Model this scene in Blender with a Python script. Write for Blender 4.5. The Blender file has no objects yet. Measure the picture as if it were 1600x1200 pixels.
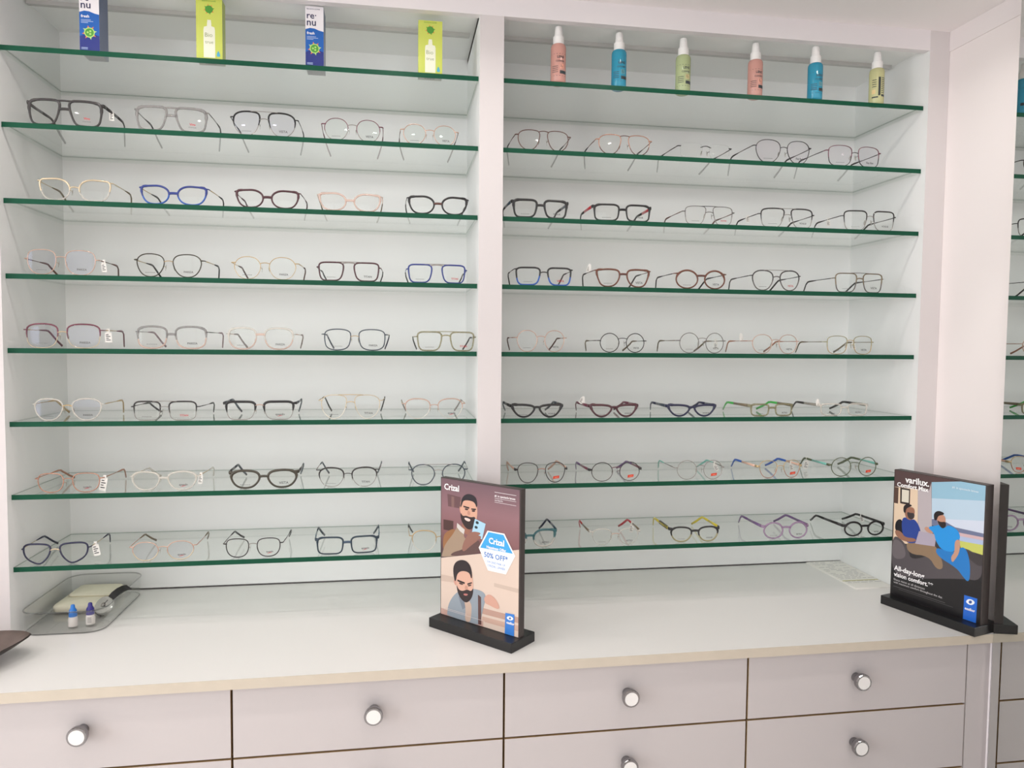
import bpy, math, random
from mathutils import Vector, Matrix

scene = bpy.context.scene
col = scene.collection
R = math.radians

# ------------------------------------------------------------------ camera
cam_d = bpy.data.cameras.new('camera')
cam_d.sensor_width = 36.0
cam_d.lens = 1141.7 / 1600 * 36.0
cam_d.clip_start = 0.02
cam = bpy.data.objects.new('camera', cam_d)
col.objects.link(cam)
_yaw, _pit, _rol = 0.157, -0.0525, 0.0091
_f = Vector((math.sin(_yaw) * math.cos(_pit), math.cos(_yaw) * math.cos(_pit), math.sin(_pit)))
_r = Vector((math.cos(_yaw), -math.sin(_yaw), 0))
_u = _r.cross(_f)
_c, _s = math.cos(_rol), math.sin(_rol)
_X = _c * _r + _s * _u
_Y = -_s * _r + _c * _u
m3 = Matrix((_X, _Y, -_f)).transposed()
cam.matrix_world = Matrix.Translation((0.7519, -1.5654, 1.3883)) @ m3.to_4x4()
scene.camera = cam

# ------------------------------------------------------------------ world, light, exposure
vs = scene.view_settings
vs.view_transform = 'Standard'
vs.look = 'None'
vs.gamma = 1.0
vs.use_curve_mapping = False
vs.exposure = 0.0
scene.cycles.transparent_max_bounces = 64
scene.cycles.max_bounces = 12
scene.cycles.diffuse_bounces = 8
scene.cycles.glossy_bounces = 6
scene.cycles.caustics_reflective = False
scene.cycles.caustics_refractive = False

world = bpy.data.worlds.new('world')
scene.world = world
world.use_nodes = True
bgn = world.node_tree.nodes['Background']
bgn.inputs[0].default_value = (0.86, 0.93, 1.0, 1)
bgn.inputs[1].default_value = 1.0


def area_light(name, loc, rot, sx, sy, power, color=(1, 1, 1), shape='RECTANGLE', spread=180):
    d = bpy.data.lights.new(name, 'AREA')
    d.shape = shape
    d.size = sx
    if shape in ('RECTANGLE', 'ELLIPSE'):
        d.size_y = sy
    d.energy = power
    d.color = color
    d.spread = R(spread)
    o = bpy.data.objects.new(name, d)
    o.location = loc
    o.rotation_euler = rot
    col.objects.link(o)
    return o


# soft fill added behind the camera, and daylight through the tall left-wall window
area_light('added_front_fill', (-0.05, -4.02, 1.70), (R(90), 0, 0), 3.3, 1.5, 26, (0.98, 0.985, 1.0))
area_light('window_daylight', (-2.32, -2.2, 1.60), (R(90), 0, R(-90)), 2.4, 1.8, 68, (0.98, 0.985, 1.0))
DOWNLIGHTS = [(-0.9, -0.95), (0.35, -0.95), (1.45, -0.95), (-0.7, -3.2), (0.45, -3.2), (1.5, -3.2)]
DOWN_POWER = 3.5
SOFFIT_LIGHTS = [(-0.30, -0.27), (0.22, -0.27), (0.74, -0.27), (1.26, -0.27), (1.70, -0.27)]
SOFFIT_POWER = 0.85
CEIL_Z = 2.75

# ------------------------------------------------------------------ materials
_mats = {}


def lin(c):
    out = []
    for x in c[:3]:
        x = x / 255.0
        out.append(x / 12.92 if x <= 0.04045 else ((x + 0.055) / 1.055) ** 2.4)
    return (out[0], out[1], out[2], 1.0)


def mat(name, rgb, rough=0.5, metal=0.0, spec=0.5, noise=0.0, nscale=8.0, emit=0.0, bump=0.0, coat=0.0):
    if name in _mats:
        return _mats[name]
    m = bpy.data.materials.new(name)
    m.use_nodes = True
    nt = m.node_tree
    b = nt.nodes['Principled BSDF']
    b.inputs['Base Color'].default_value = lin(rgb)
    b.inputs['Roughness'].default_value = rough
    b.inputs['Metallic'].default_value = metal
    b.inputs['Specular IOR Level'].default_value = spec
    if coat:
        b.inputs['Coat Weight'].default_value = coat
    if emit:
        b.inputs['Emission Color'].default_value = lin(rgb)
        b.inputs['Emission Strength'].default_value = emit
    if noise or bump:
        tc = nt.nodes.new('ShaderNodeTexCoord')
        n = nt.nodes.new('ShaderNodeTexNoise')
        n.inputs['Scale'].default_value = nscale
        n.inputs['Detail'].default_value = 4
        nt.links.new(tc.outputs['Object'], n.inputs['Vector'])
        if noise:
            r = nt.nodes.new('ShaderNodeValToRGB')
            c = lin(rgb)
            r.color_ramp.elements[0].color = (c[0] * (1 - noise), c[1] * (1 - noise), c[2] * (1 - noise), 1)
            r.color_ramp.elements[1].color = (min(1, c[0] * (1 + noise)), min(1, c[1] * (1 + noise)), min(1, c[2] * (1 + noise)), 1)
            nt.links.new(n.outputs['Fac'], r.inputs['Fac'])
            nt.links.new(r.outputs['Color'], b.inputs['Base Color'])
        if bump:
            bp = nt.nodes.new('ShaderNodeBump')
            bp.inputs['Strength'].default_value = bump
            bp.inputs['Distance'].default_value = 0.001
            nt.links.new(n.outputs['Fac'], bp.inputs['Height'])
            nt.links.new(bp.outputs['Normal'], b.inputs['Normal'])
    _mats[name] = m
    return m


def glass(name, tint, ior=1.5, gloss=(1, 1, 1), rough=0.0, scale=1.0):
    """thin clear sheet: tinted see-through plus a Fresnel reflection"""
    if name in _mats:
        return _mats[name]
    m = bpy.data.materials.new(name)
    m.use_nodes = True
    nt = m.node_tree
    nt.nodes.clear()
    out = nt.nodes.new('ShaderNodeOutputMaterial')
    t = nt.nodes.new('ShaderNodeBsdfTransparent')
    t.inputs[0].default_value = (*tint, 1)
    g = nt.nodes.new('ShaderNodeBsdfGlossy')
    g.inputs['Color'].default_value = (*gloss, 1)
    g.inputs['Roughness'].default_value = rough
    # Schlick reflection, the same from both sides of the sheet
    lw = nt.nodes.new('ShaderNodeLayerWeight')
    lw.inputs['Blend'].default_value = 0.5
    pw = nt.nodes.new('ShaderNodeMath')
    pw.operation = 'POWER'
    pw.inputs[1].default_value = 5.0
    nt.links.new(lw.outputs['Facing'], pw.inputs[0])
    r0 = ((ior - 1) / (ior + 1)) ** 2
    sc = nt.nodes.new('ShaderNodeMath')
    sc.operation = 'MULTIPLY_ADD'
    sc.inputs[1].default_value = (1 - r0) * scale
    sc.inputs[2].default_value = r0 * scale
    nt.links.new(pw.outputs[0], sc.inputs[0])
    mx = nt.nodes.new('ShaderNodeMixShader')
    nt.links.new(sc.outputs[0], mx.inputs[0])
    nt.links.new(t.outputs[0], mx.inputs[1])
    nt.links.new(g.outputs[0], mx.inputs[2])
    nt.links.new(mx.outputs[0], out.inputs[0])
    _mats[name] = m
    return m


def clearplastic(name, rgb, clear=0.55, rough=0.15):
    """tinted see-through acetate: body colour mixed with see-through"""
    if name in _mats:
        return _mats[name]
    m = mat(name, rgb, rough)
    nt = m.node_tree
    b = nt.nodes['Principled BSDF']
    out = nt.nodes['Material Output']
    t = nt.nodes.new('ShaderNodeBsdfTransparent')
    c = lin(rgb)
    t.inputs[0].default_value = (0.5 + 0.5 * c[0], 0.5 + 0.5 * c[1], 0.5 + 0.5 * c[2], 1)
    mx = nt.nodes.new('ShaderNodeMixShader')
    mx.inputs[0].default_value = clear
    nt.links.new(b.outputs[0], mx.inputs[1])
    nt.links.new(t.outputs[0], mx.inputs[2])
    nt.links.new(mx.outputs[0], out.inputs[0])
    return m


M_LAM = mat('white_laminate', (212, 206, 206), 0.45, noise=0.012, nscale=3)
M_INNER = mat('white_inner_laminate', (239, 239, 239), 0.5, noise=0.012, nscale=4)
M_TOP = mat('white_worktop_laminate', (226, 224, 222), 0.28, noise=0.01, nscale=5)
M_EDGE = mat('beige_edge_band', (206, 196, 180), 0.5, noise=0.05, nscale=30)
M_DRAWER = mat('white_drawer_laminate', (201, 195, 195), 0.42, noise=0.012, nscale=3)
M_RAW = mat('raw_board_edge', (170, 142, 102), 0.7, noise=0.2, nscale=60)
M_DARK = mat('dark_gap', (34, 26, 24), 0.8)
M_CHROME = mat('chrome', (150, 148, 150), 0.14, metal=1.0)
M_ALU = mat('aluminium_profile', (196, 194, 192), 0.4, metal=0.2)
M_GLASS = glass('green_tinted_glass', (0.945, 0.966, 0.954), 1.5)
M_GEDGE = mat('green_glass_edge', (26, 78, 58), 0.3, spec=0.12)
M_GBACK = glass('green_glass_rear_edge', (0.50, 0.58, 0.53), 1.5, (1, 1, 1), 0.0, 0.0)
M_GCLEAR = glass('clear_glass_rear_edge', (0.97, 0.985, 0.975), 1.5, (1, 1, 1), 0.0, 0.0)
M_MIRROR = mat('mirror_silvering', (222, 224, 222), 0.0, metal=1.0)
M_BLACK = mat('satin_black_plastic', (24, 23, 24), 0.38)
M_BOARD = mat('dark_brown_board_edge', (62, 54, 52), 0.5)
M_WHITE = mat('white_plastic', (240, 238, 236), 0.35)
M_PAPER = mat('white_paper', (238, 235, 230), 0.7)
M_INK = mat('dark_print', (58, 56, 60), 0.7)
M_LTEXT = mat('lens_lettering', (92, 90, 92), 0.7)
M_INKW = mat('white_print', (246, 244, 244), 0.55)
M_LENS = glass('demo_lens', (0.985, 0.988, 0.984), 1.5, (1, 1, 1), 0.0, 0.3)
M_LENSB = glass('blue_coated_lens', (0.98, 0.98, 0.988), 1.55, (0.62, 0.66, 1.0), 0.0, 0.34)
M_LENSG = glass('green_coated_lens', (0.975, 0.985, 0.978), 1.55, (0.7, 1.0, 0.85), 0.0, 0.3)
M_LENSP = glass('pink_coated_lens', (0.985, 0.975, 0.985), 1.55, (1.0, 0.75, 0.95), 0.0, 0.28)
M_ACRYL = glass('clear_acrylic', (0.957, 0.96, 0.957), 1.49, (1, 1, 1), 0.02)
M_ACRYL_RIM = glass('clear_acrylic_rim', (0.76, 0.76, 0.76), 1.49, (1, 1, 1), 0.05)


# ------------------------------------------------------------------ mesh helpers
def tag(o, label=None, cat=None, group=None, kind=None):
    if label:
        o['label'] = label
    if cat:
        o['category'] = cat
    if group:
        o['group'] = group
    if kind:
        o['kind'] = kind
    return o


def empty(name, loc=(0, 0, 0), rz=0.0, parent=None):
    o = bpy.data.objects.new(name, None)
    o.empty_display_size = 0.02
    o.location = loc
    o.rotation_euler = (0, 0, rz)
    o.parent = parent
    col.objects.link(o)
    return o


class MB:
    def __init__(self):
        self.v, self.f, self.m = [], [], []

    def face(self, idx, mi=0):
        self.f.append(tuple(idx))
        self.m.append(mi)

    def box(self, a, b, mi=0, bev=0.0):
        (x0, y0, z0), (x1, y1, z1) = a, b
        if bev <= 0:
            n = len(self.v)
            self.v += [(x0, y0, z0), (x1, y0, z0), (x1, y1, z0), (x0, y1, z0), (x0, y0, z1), (x1, y0, z1), (x1, y1, z1), (x0, y1, z1)]
            ms = mi if isinstance(mi, (list, tuple)) else [mi] * 6
            for q, k in zip(((0, 3, 2, 1), (4, 5, 6, 7), (0, 1, 5, 4), (1, 2, 6, 5), (2, 3, 7, 6), (3, 0, 4, 7)), ms):
                self.face([n + i for i in q], k)   # bottom, top, front(-y), right(+x), back, left
            return self
        # bevelled in plan and on top/bottom edges: three rings
        def ring(i, z):
            return [(x0 + i, y0, z), (x1 - i, y0, z), (x1, y0 + i, z), (x1, y1 - i, z), (x1 - i, y1, z), (x0 + i, y1, z), (x0, y1 - i, z), (x0, y0 + i, z)]
        def inset(i, z):
            return [(x0 + i, y0 + i * .6, z), (x1 - i, y0 + i * .6, z), (x1 - i * .6, y0 + i, z), (x1 - i * .6, y1 - i, z), (x1 - i, y1 - i * .6, z), (x0 + i, y1 - i * .6, z), (x0 + i * .6, y1 - i, z), (x0 + i * .6, y0 + i, z)]
        rings = [inset(bev, z0), ring(bev, z0 + bev), ring(bev, z1 - bev), inset(bev, z1)]
        self.rings(rings, mi, cap=True)
        return self

    def rings(self, rings, mi=0, cap=True, closed=True, loop=False):
        n0 = len(self.v)
        k = len(rings[0])
        for r in rings:
            self.v += [tuple(p) for p in r]
        nr = len(rings)
        for i in range(nr if loop else nr - 1):
            a = n0 + i * k
            b = n0 + ((i + 1) % nr) * k
            mm = mi[i] if isinstance(mi, (list, tuple)) else mi
            for j in range(k if closed else k - 1):
                j2 = (j + 1) % k
                self.face((a + j, a + j2, b + j2, b + j), mm)
        if cap and not loop:
            self.face([n0 + j for j in range(k)][::-1], mi[0] if isinstance(mi, (list, tuple)) else mi)
            self.face([n0 + (nr - 1) * k + j for j in range(k)], mi[-1] if isinstance(mi, (list, tuple)) else mi)
        return self

    def lathe(self, prof, seg=20, mi=0, c=(0, 0, 0), axis='z'):
        rings = []
        for r, h in prof:
            ring = []
            for j in range(seg):
                a = 2 * math.pi * j / seg
                p = (r * math.cos(a), r * math.sin(a), h)
                if axis == 'y':
                    p = (p[0], -p[2], p[1])
                ring.append((c[0] + p[0], c[1] + p[1], c[2] + p[2]))
            rings.append(ring)
        return self.rings(rings, mi, cap=True)

    def tube(self, pts, rad, seg=6, mi=0, flat=1.0, up=(0, 0, 1)):
        """swept tube; rad scalar or list of radii or (ru, rv) pairs; flat scales the up axis"""
        P = [Vector(p) for p in pts]
        rings = []
        upv = Vector(up)
        for i, p in enumerate(P):
            t = (P[min(i + 1, len(P) - 1)] - P[max(i - 1, 0)])
            if t.length < 1e-9:
                t = Vector((0, 1, 0))
            t.normalize()
            s = t.cross(upv)
            if s.length < 1e-4:
                s = t.cross(Vector((1, 0, 0)))
            s.normalize()
            n = s.cross(t)
            r = rad[i] if isinstance(rad, list) else rad
            ru, rv = (r if isinstance(r, tuple) else (r, r * flat))
            rings.append([tuple(p + s * (ru * math.cos(2 * math.pi * j / seg)) + n * (rv * math.sin(2 * math.pi * j / seg))) for j in range(seg)])
        return self.rings(rings, mi, cap=True)

    def prism(self, poly, y0, y1, mi=0):
        """polygon in x,z pushed along y"""
        n = len(self.v)
        k = len(poly)
        self.v += [(x, y0, z) for x, z in poly] + [(x, y1, z) for x, z in poly]
        self.face([n + i for i in range(k)], mi)
        self.face([n + k + i for i in range(k)][::-1], mi)
        for i in range(k):
            j = (i + 1) % k
            self.face((n + j, n + i, n + k + i, n + k + j), mi)
        return self

    def mesh(self, name, mats, smooth=False):
        me = bpy.data.meshes.new(name)
        me.from_pydata(self.v, [], self.f)
        ml = mats if isinstance(mats, (list, tuple)) else [mats]
        for m in ml:
            me.materials.append(m)
        me.polygons.foreach_set('material_index', self.m)
        if smooth:
            me.polygons.foreach_set('use_smooth', [True] * len(self.f))
        me.update()
        return me

    def build(self, name, mats, parent=None, smooth=False, loc=None, rot=None):
        return link(name, self.mesh(name, mats, smooth), parent, loc, rot)


def link(name, me, parent=None, loc=None, rot=None):
    o = bpy.data.objects.new(name, me)
    if loc:
        o.location = loc
    if rot:
        o.rotation_euler = rot
    o.parent = parent
    col.objects.link(o)
    return o


def shade_by_angle(o, deg=35):
    me = o.data
    me.polygons.foreach_set('use_smooth', [True] * len(me.polygons))
    me.set_sharp_from_angle(angle=R(deg))
    return o


def copy_tree(o, parent=None, **kw):
    c = o.copy()
    col.objects.link(c)
    c.parent = parent
    for ch in list(o.children):
        copy_tree(ch, c)
    return c


def chaikin(poly, it=2):
    for _ in range(it):
        out = []
        n = len(poly)
        for i in range(n):
            a, b = poly[i], poly[(i + 1) % n]
            out.append((a[0] * .75 + b[0] * .25, a[1] * .75 + b[1] * .25))
            out.append((a[0] * .25 + b[0] * .75, a[1] * .25 + b[1] * .75))
        poly = out
    return poly


_txt = {}


def text_geo(s, bold=0.0):
    """flat lettering as plain vertex and face lists, unit height, left aligned on the baseline"""
    k = (s, bold)
    if k in _txt:
        return _txt[k]
    cu = bpy.data.curves.new('lettering', 'FONT')
    cu.body = s
    cu.size = 1.0
    cu.offset = bold
    cu.resolution_u = 2
    cu.fill_mode = 'FRONT'
    o = bpy.data.objects.new('lettering', cu)
    col.objects.link(o)
    bpy.context.view_layer.update()
    dg = bpy.context.evaluated_depsgraph_get()
    me = bpy.data.meshes.new_from_object(o.evaluated_get(dg))
    v = [(p.co.x, p.co.y) for p in me.vertices]
    f = [tuple(p.vertices) for p in me.polygons]
    bpy.data.objects.remove(o)
    bpy.data.curves.remove(cu)
    bpy.data.meshes.remove(me)
    _txt[k] = (v, f)
    return _txt[k]


def put_text(mb, s, x, z, width, y, mi=0, bold=0.0, stretch=1.0, align='l', height=None, fn=None):
    """write s into mb, lying in the x,z plane facing -y; width in metres"""
    v, f = text_geo(s, bold)
    if not v:
        return
    x0 = min(p[0] for p in v)
    x1 = max(p[0] for p in v)
    sc = width / max(1e-6, x1 - x0)
    hz = sc * stretch
    if height:
        zz = max(p[1] for p in v) - min(0, min(p[1] for p in v))
        hz = height / zz
    ox = x if align == 'l' else x - width / 2
    n = len(mb.v)
    for p in v:
        q = (ox + (p[0] - x0) * sc, y, z + p[1] * hz)
        mb.v.append(fn(q) if fn else q)
    for q in f:
        mb.face([n + i for i in q], mi)


def flat_poly(mb, pts, y, mi=0):
    """filled flat outline in x,z facing -y (ear clipping through tessellate)"""
    from mathutils.geometry import tessellate_polygon
    n = len(mb.v)
    vs_ = [Vector((p[0], p[1], 0)) for p in pts]
    for p in pts:
        mb.v.append((p[0], y, p[1]))
    for t in tessellate_polygon([vs_]):
        a, b, c = t
        ar = (vs_[b] - vs_[a]).cross(vs_[c] - vs_[a]).z
        mb.face((n + a, n + b, n + c) if ar > 0 else (n + a, n + c, n + b), mi)

# ------------------------------------------------------------------ measurements (metres)
BAY_W = 0.9234          # left bay, 0 .. BAY_W
DIV_X = 0.974           # right face of the divider
RIGHT_X = 1.9659        # right inner face of right bay
WALL_X = 2.0175         # room's right wall
DEPTH = 0.2621          # back panel
FRONT = -0.0141         # front plane of the uprights
SHELF_Z = [1.9545 - 0.14497 * i for i in range(8)]   # top faces
GT = 0.0100             # glass thickness
TOP_Z = 0.80            # worktop
TOP_Y = -0.2558         # worktop front
LINTEL_Z = 2.0761
BAYTOP_Z = 2.0865
SOFFIT_Z = 2.1211

# ------------------------------------------------------------------ room shell
def struct(name, mb, mats, **kw):
    o = mb.build(name, mats, **kw)
    o['kind'] = 'structure'
    return o

M_WALL = mat('painted_wall', (240, 232, 231), 0.55, noise=0.01, nscale=3)
M_CEIL = mat('painted_ceiling', (232, 228, 226), 0.7, noise=0.01, nscale=2)
M_TILE = mat('pale_floor', (224, 219, 213), 0.25, noise=0.06, nscale=5)
struct('floor', MB().box((-2.3, -4.0, -0.1), (2.2, 0.45, 0.0)), M_TILE)
struct('ceiling', MB().box((-2.3, -4.1, CEIL_Z), (2.2, 0.45, CEIL_Z + 0.1)), M_CEIL)
struct('trim_1', MB().box((-2.2, -0.55, SOFFIT_Z), (WALL_X, FRONT, SOFFIT_Z + 0.02)).box((-2.2, -0.55, SOFFIT_Z + 0.02), (WALL_X, -0.53, CEIL_Z)), mat('painted_soffit', (242, 238, 238), 0.6))
struct('wall_right', MB().box((WALL_X, -4.0, 0), (WALL_X + 0.15, 0.45, CEIL_Z)), M_WALL)
struct('wall_back', MB().box((-2.2, DEPTH + 0.03, 0), (WALL_X, 0.45, CEIL_Z)), M_WALL)
wl = MB()
wl.box((-2.3, -1.0, 0), (-2.2, 0.45, CEIL_Z)).box((-2.3, -4.0, 0), (-2.2, -3.4, CEIL_Z))
wl.box((-2.3, -3.4, 0), (-2.2, -1.0, .7)).box((-2.3, -3.4, 2.5), (-2.2, -1.0, CEIL_Z))
struct('wall_left', wl, M_WALL)
wf = MB()
wf.box((-2.2, -4.0, 0), (-1.7, -3.9, CEIL_Z)).box((1.6, -4.0, 0), (WALL_X, -3.9, CEIL_Z))
wf.box((-1.7, -4.0, 0), (1.6, -3.9, 0.95)).box((-1.7, -4.0, 2.45), (1.6, -3.9, CEIL_Z))
struct('wall_front', wf, M_WALL)
M_PANE = glass('window_pane', (0.97, 0.98, 0.975), 1.5)


def window(name, loc, rz, w, h):
    o = empty(name, loc, rz)
    o['kind'] = 'structure'
    f = MB()
    for a, b in (((-w / 2, -.03, 0), (-w / 2 + .05, .03, h)), ((w / 2 - .05, -.03, 0), (w / 2, .03, h)), ((-w / 2 + .05, -.03, 0), (w / 2 - .05, .03, .05)), ((-w / 2 + .05, -.03, h - .05), (w / 2 - .05, .03, h)), ((-.02, -.03, .05), (.02, .03, h - .05))):
        f.box(a, b)
    f.build('window_frame', M_ALU, o)
    for a, b in ((-w / 2 + .05, -.02), (.02, w / 2 - .05)):
        MB().box((a, -.004, .05), (b, .004, h - .05)).build('window_pane', M_PANE, o)


window('added_window_1', (-0.05, -3.95, 0.95), 0, 3.3, 1.5)  # unseen window, added to carry the front fill light
window('window_2', (-2.25, -2.2, 0.7), R(90), 2.4, 1.8)
M_LAMP = mat('lamp_glow', (255, 246, 232), 0.5, emit=14)
for i, (x, y) in enumerate(DOWNLIGHTS):
    dl = empty('downlight', (x, y, CEIL_Z))
    tag(dl, 'round ceiling downlight, %s of the row %s' % (['leftmost', 'middle', 'rightmost'][i % 3], 'nearest the display shelves' if y > -1.5 else 'nearest the front wall'), 'ceiling light', 'recessed downlights in the shop ceiling')
    MB().lathe([(.062, -.012), (.085, -.012), (.09, 0.0)], 24).build('ring', M_WHITE, dl)
    MB().lathe([(.058, -.015), (.06, -.0125)], 24).build('diffuser', M_LAMP, dl)
    area_light('downlight_beam', (x, y, CEIL_Z - 0.02), (0, 0, 0), 0.12, 0.12, DOWN_POWER, (1.0, 0.96, 0.92), 'DISK')

for i, (x, y) in enumerate(SOFFIT_LIGHTS):
    dl = empty('spotlight', (x, y, SOFFIT_Z))
    tag(dl, 'small round spotlight set in the soffit, %s from the left' % ['first', 'second', 'third', 'fourth', 'fifth'][i], 'ceiling light', 'spotlights in the soffit')
    MB().lathe([(.036, -.005), (.046, -.005), (.048, 0.0)], 24).build('ring', M_WHITE, dl)
    MB().lathe([(.033, -.006), (.035, -.0052)], 24).build('diffuser', M_LAMP, dl)
    area_light('spotlight_beam', (x, y, SOFFIT_Z - .008), (0, 0, 0), .066, .066, SOFFIT_POWER, (1.0, .97, .93), 'DISK', 150)

struct('trim_2', MB().box((WALL_X - .0025, -.255, LINTEL_Z), (WALL_X - .0001, FRONT - .0005, SOFFIT_Z - .0002)), mat('painted_trim', (236, 229, 229), 0.5))

# ------------------------------------------------------------------ display cabinet carcass
cab = empty('display_cabinet', (0, 0, TOP_Z))
tag(cab, 'tall white built-in display cabinet with two open bays of glass shelves', 'cabinet')

def cpart(name, a, b, m=M_LAM, mi=0):
    """box given in world coordinates, parented to the cabinet"""
    return MB().box((a[0], a[1], a[2] - TOP_Z), (b[0], b[1], b[2] - TOP_Z), mi).build(name, m, cab)

UP = [M_LAM, M_INNER]
# uprights: front face outer laminate, inner faces inner laminate
IN = [0, 0, 0, 1, 1, 1]
cpart('side_panel', (-0.052, FRONT, TOP_Z), (0.0, DEPTH + .01, SOFFIT_Z), UP, IN)
cpart('divider', (BAY_W, FRONT, TOP_Z), (DIV_X, DEPTH + .01, LINTEL_Z), UP, IN)
cpart('side_panel', (RIGHT_X, FRONT, TOP_Z), (WALL_X - .0005, DEPTH + .01, SOFFIT_Z), UP, IN)
cpart('lintel', (0.0, FRONT, LINTEL_Z), (RIGHT_X, FRONT + .018, SOFFIT_Z), mat('lintel_laminate', (229, 224, 226), 0.45))
for a, b in ((0.0, BAY_W), (DIV_X, RIGHT_X)):
    cpart('back_panel', (a, DEPTH, TOP_Z + .0035), (b, DEPTH + .01, BAYTOP_Z + .02), M_INNER)
    cpart('top_panel', (a, FRONT + .018, BAYTOP_Z), (b, DEPTH, BAYTOP_Z + .02), M_INNER)
    cpart('light_profile', (a + .002, .105, BAYTOP_Z - .008), (b - .01, .116, BAYTOP_Z), M_ALU)
cpart('gap_backing', (0.0, DEPTH + .0105, TOP_Z), (RIGHT_X, DEPTH + .02, TOP_Z + .05), M_DARK)  # added strip, coloured dark to stand for shade in the gap
# plain boarded wall left of the cabinet
cpart('flank_panel', (-2.19, FRONT + .004, TOP_Z + .001), (-0.0525, DEPTH, SOFFIT_Z - .0005), M_LAM)

# ------------------------------------------------------------------ glass shelves
ORD = ['top', 'second', 'third', 'fourth', 'fifth', 'sixth', 'seventh', 'lowest']
for bay, (a, b) in (('left', (0.0012, BAY_W - .0012)), ('right', (DIV_X + .0012, RIGHT_X - .0012))):
    sm = MB()
    y1 = DEPTH - .0015
    for zz in (-GT, -.0022, 0.0):
        sm.v += [(a, 0, zz), (b, 0, zz), (b, y1, zz), (a, y1, zz)]
    sm.face((0, 3, 2, 1), 0)
    sm.face((8, 9, 10, 11), 0)
    for k, rear in ((0, 3), (4, 2)):
        for i in range(4):
            j = (i + 1) % 4
            sm.face((k + i, k + j, k + 4 + j, k + 4 + i), 1 if i == 0 else rear)
    me = sm.mesh('glass_shelf', [M_GLASS, M_GEDGE, M_GBACK, M_GCLEAR])
    for i, z in enumerate(SHELF_Z):
        o = link('glass_shelf', me, None, (0, 0, z))
        nm = ('%s glass shelf' % ORD[i]) + (' from the top' if 0 < i < 7 else '')
        tag(o, 'green-edged %s in the %s bay' % (nm, bay), 'shelf', 'glass shelves of the display cabinet')

# ------------------------------------------------------------------ worktop and drawers
wt = empty('worktop', (0.9, TOP_Y, TOP_Z - .018))
tag(wt, 'long white laminate worktop with beige front edge under the shelves', 'worktop')
MB().box((-2.9, .0015, 0), (WALL_X - .901, DEPTH - TOP_Y - .001, .018)).build('slab', M_TOP, wt)
MB().box((-2.9, 0, 0), (WALL_X - .901, .0015, .018)).build('edge_band', M_EDGE, wt)

DX = [-0.0273 - 0.4899, -0.0273, 0.4626, 0.9525, 1.4424, 1.9327]
DZ = [0.782, 0.6465, 0.5100, 0.3735, 0.2370, 0.1005]
FY = TOP_Y + .020
kb = MB()
kb.lathe([(.0095, 0), (.0095, .008), (.0135, .016), (.0165, .019), (.0170, .0265), (.0160, .0285), (.0130, .0285)], 28, 0, axis='y')
kb.lathe([(.0131, .0275), (.0129, .0290)], 28, 1, axis='y')
knob_me = kb.mesh('knob', [M_CHROME, M_WHITE])
COLN = ['leftmost', 'second from left', 'third from left', 'rightmost']
for c in range(5):
    x0, x1 = DX[c], DX[c + 1]
    w = x1 - x0
    dc = empty('drawer_cabinet', ((x0 + x1) / 2, FY, 0))
    if c == 0:
        lab = 'white drawer cabinet continuing past the left picture edge'
    else:
        lab = 'white drawer cabinet with round knobs, %s of the four under the worktop' % COLN[c - 1]
    tag(dc, lab, 'cabinet', 'drawer cabinets under the worktop')
    MB().box((-w / 2, .0185, .1), (w / 2, DEPTH - FY, .7815)).build('carcass', M_RAW, dc)
    MB().box((-w / 2, .05, 0), (w / 2, .066, .1)).build('plinth', M_LAM, dc)
    for r in range(5):
        zt, zb = DZ[r] - (.0012 if r == 0 else .0020), DZ[r + 1] + .0020
        d = MB().box((-w / 2 + .0021, 0, zb), (w / 2 - .0021, .018, zt), [1, 1, 0, 1, 1, 1]).build('drawer', [M_DRAWER, M_RAW], dc)
        kx = 0.0 + (.004 if c == 2 else 0) - (.004 if c == 3 else 0) - (.010 if c == 4 else 0)
        link('knob', knob_me, d, (kx, 0, DZ[r] - .0625 if r else .7195))
fl = empty('filler_panel', (1.9327, FY, 0))
tag(fl, 'narrow white filler panel with bright edge strip beside the mirror', 'panel')
MB().box((.0016, 0, 0), (.0535, .018, .7815)).build('board', M_DRAWER, fl)
MB().box((.0535, -.004, 0), (.0655, .012, .7815)).build('edge_strip', mat('glossy_white_strip', (250, 246, 250), 0.2), fl)

# ------------------------------------------------------------------ mirror on the right wall
mr = empty('wall_mirror', (1.9725, TOP_Y - .001, 0.02))
tag(mr, 'tall frameless wall mirror at right edge reflecting the shelves', 'mirror')
MB().box((.004, -1.3, 0), (WALL_X - 1.9725 - .0005, 0, 2.08)).build('backing_board', M_LAM, mr)
MB().box((0, -1.3, 0), (.004, 0, 2.08), [1, 1, 1, 1, 1, 0]).build('mirror_pane', [M_MIRROR, mat('mirror_edge', (96, 108, 100), 0.3)], mr)

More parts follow.
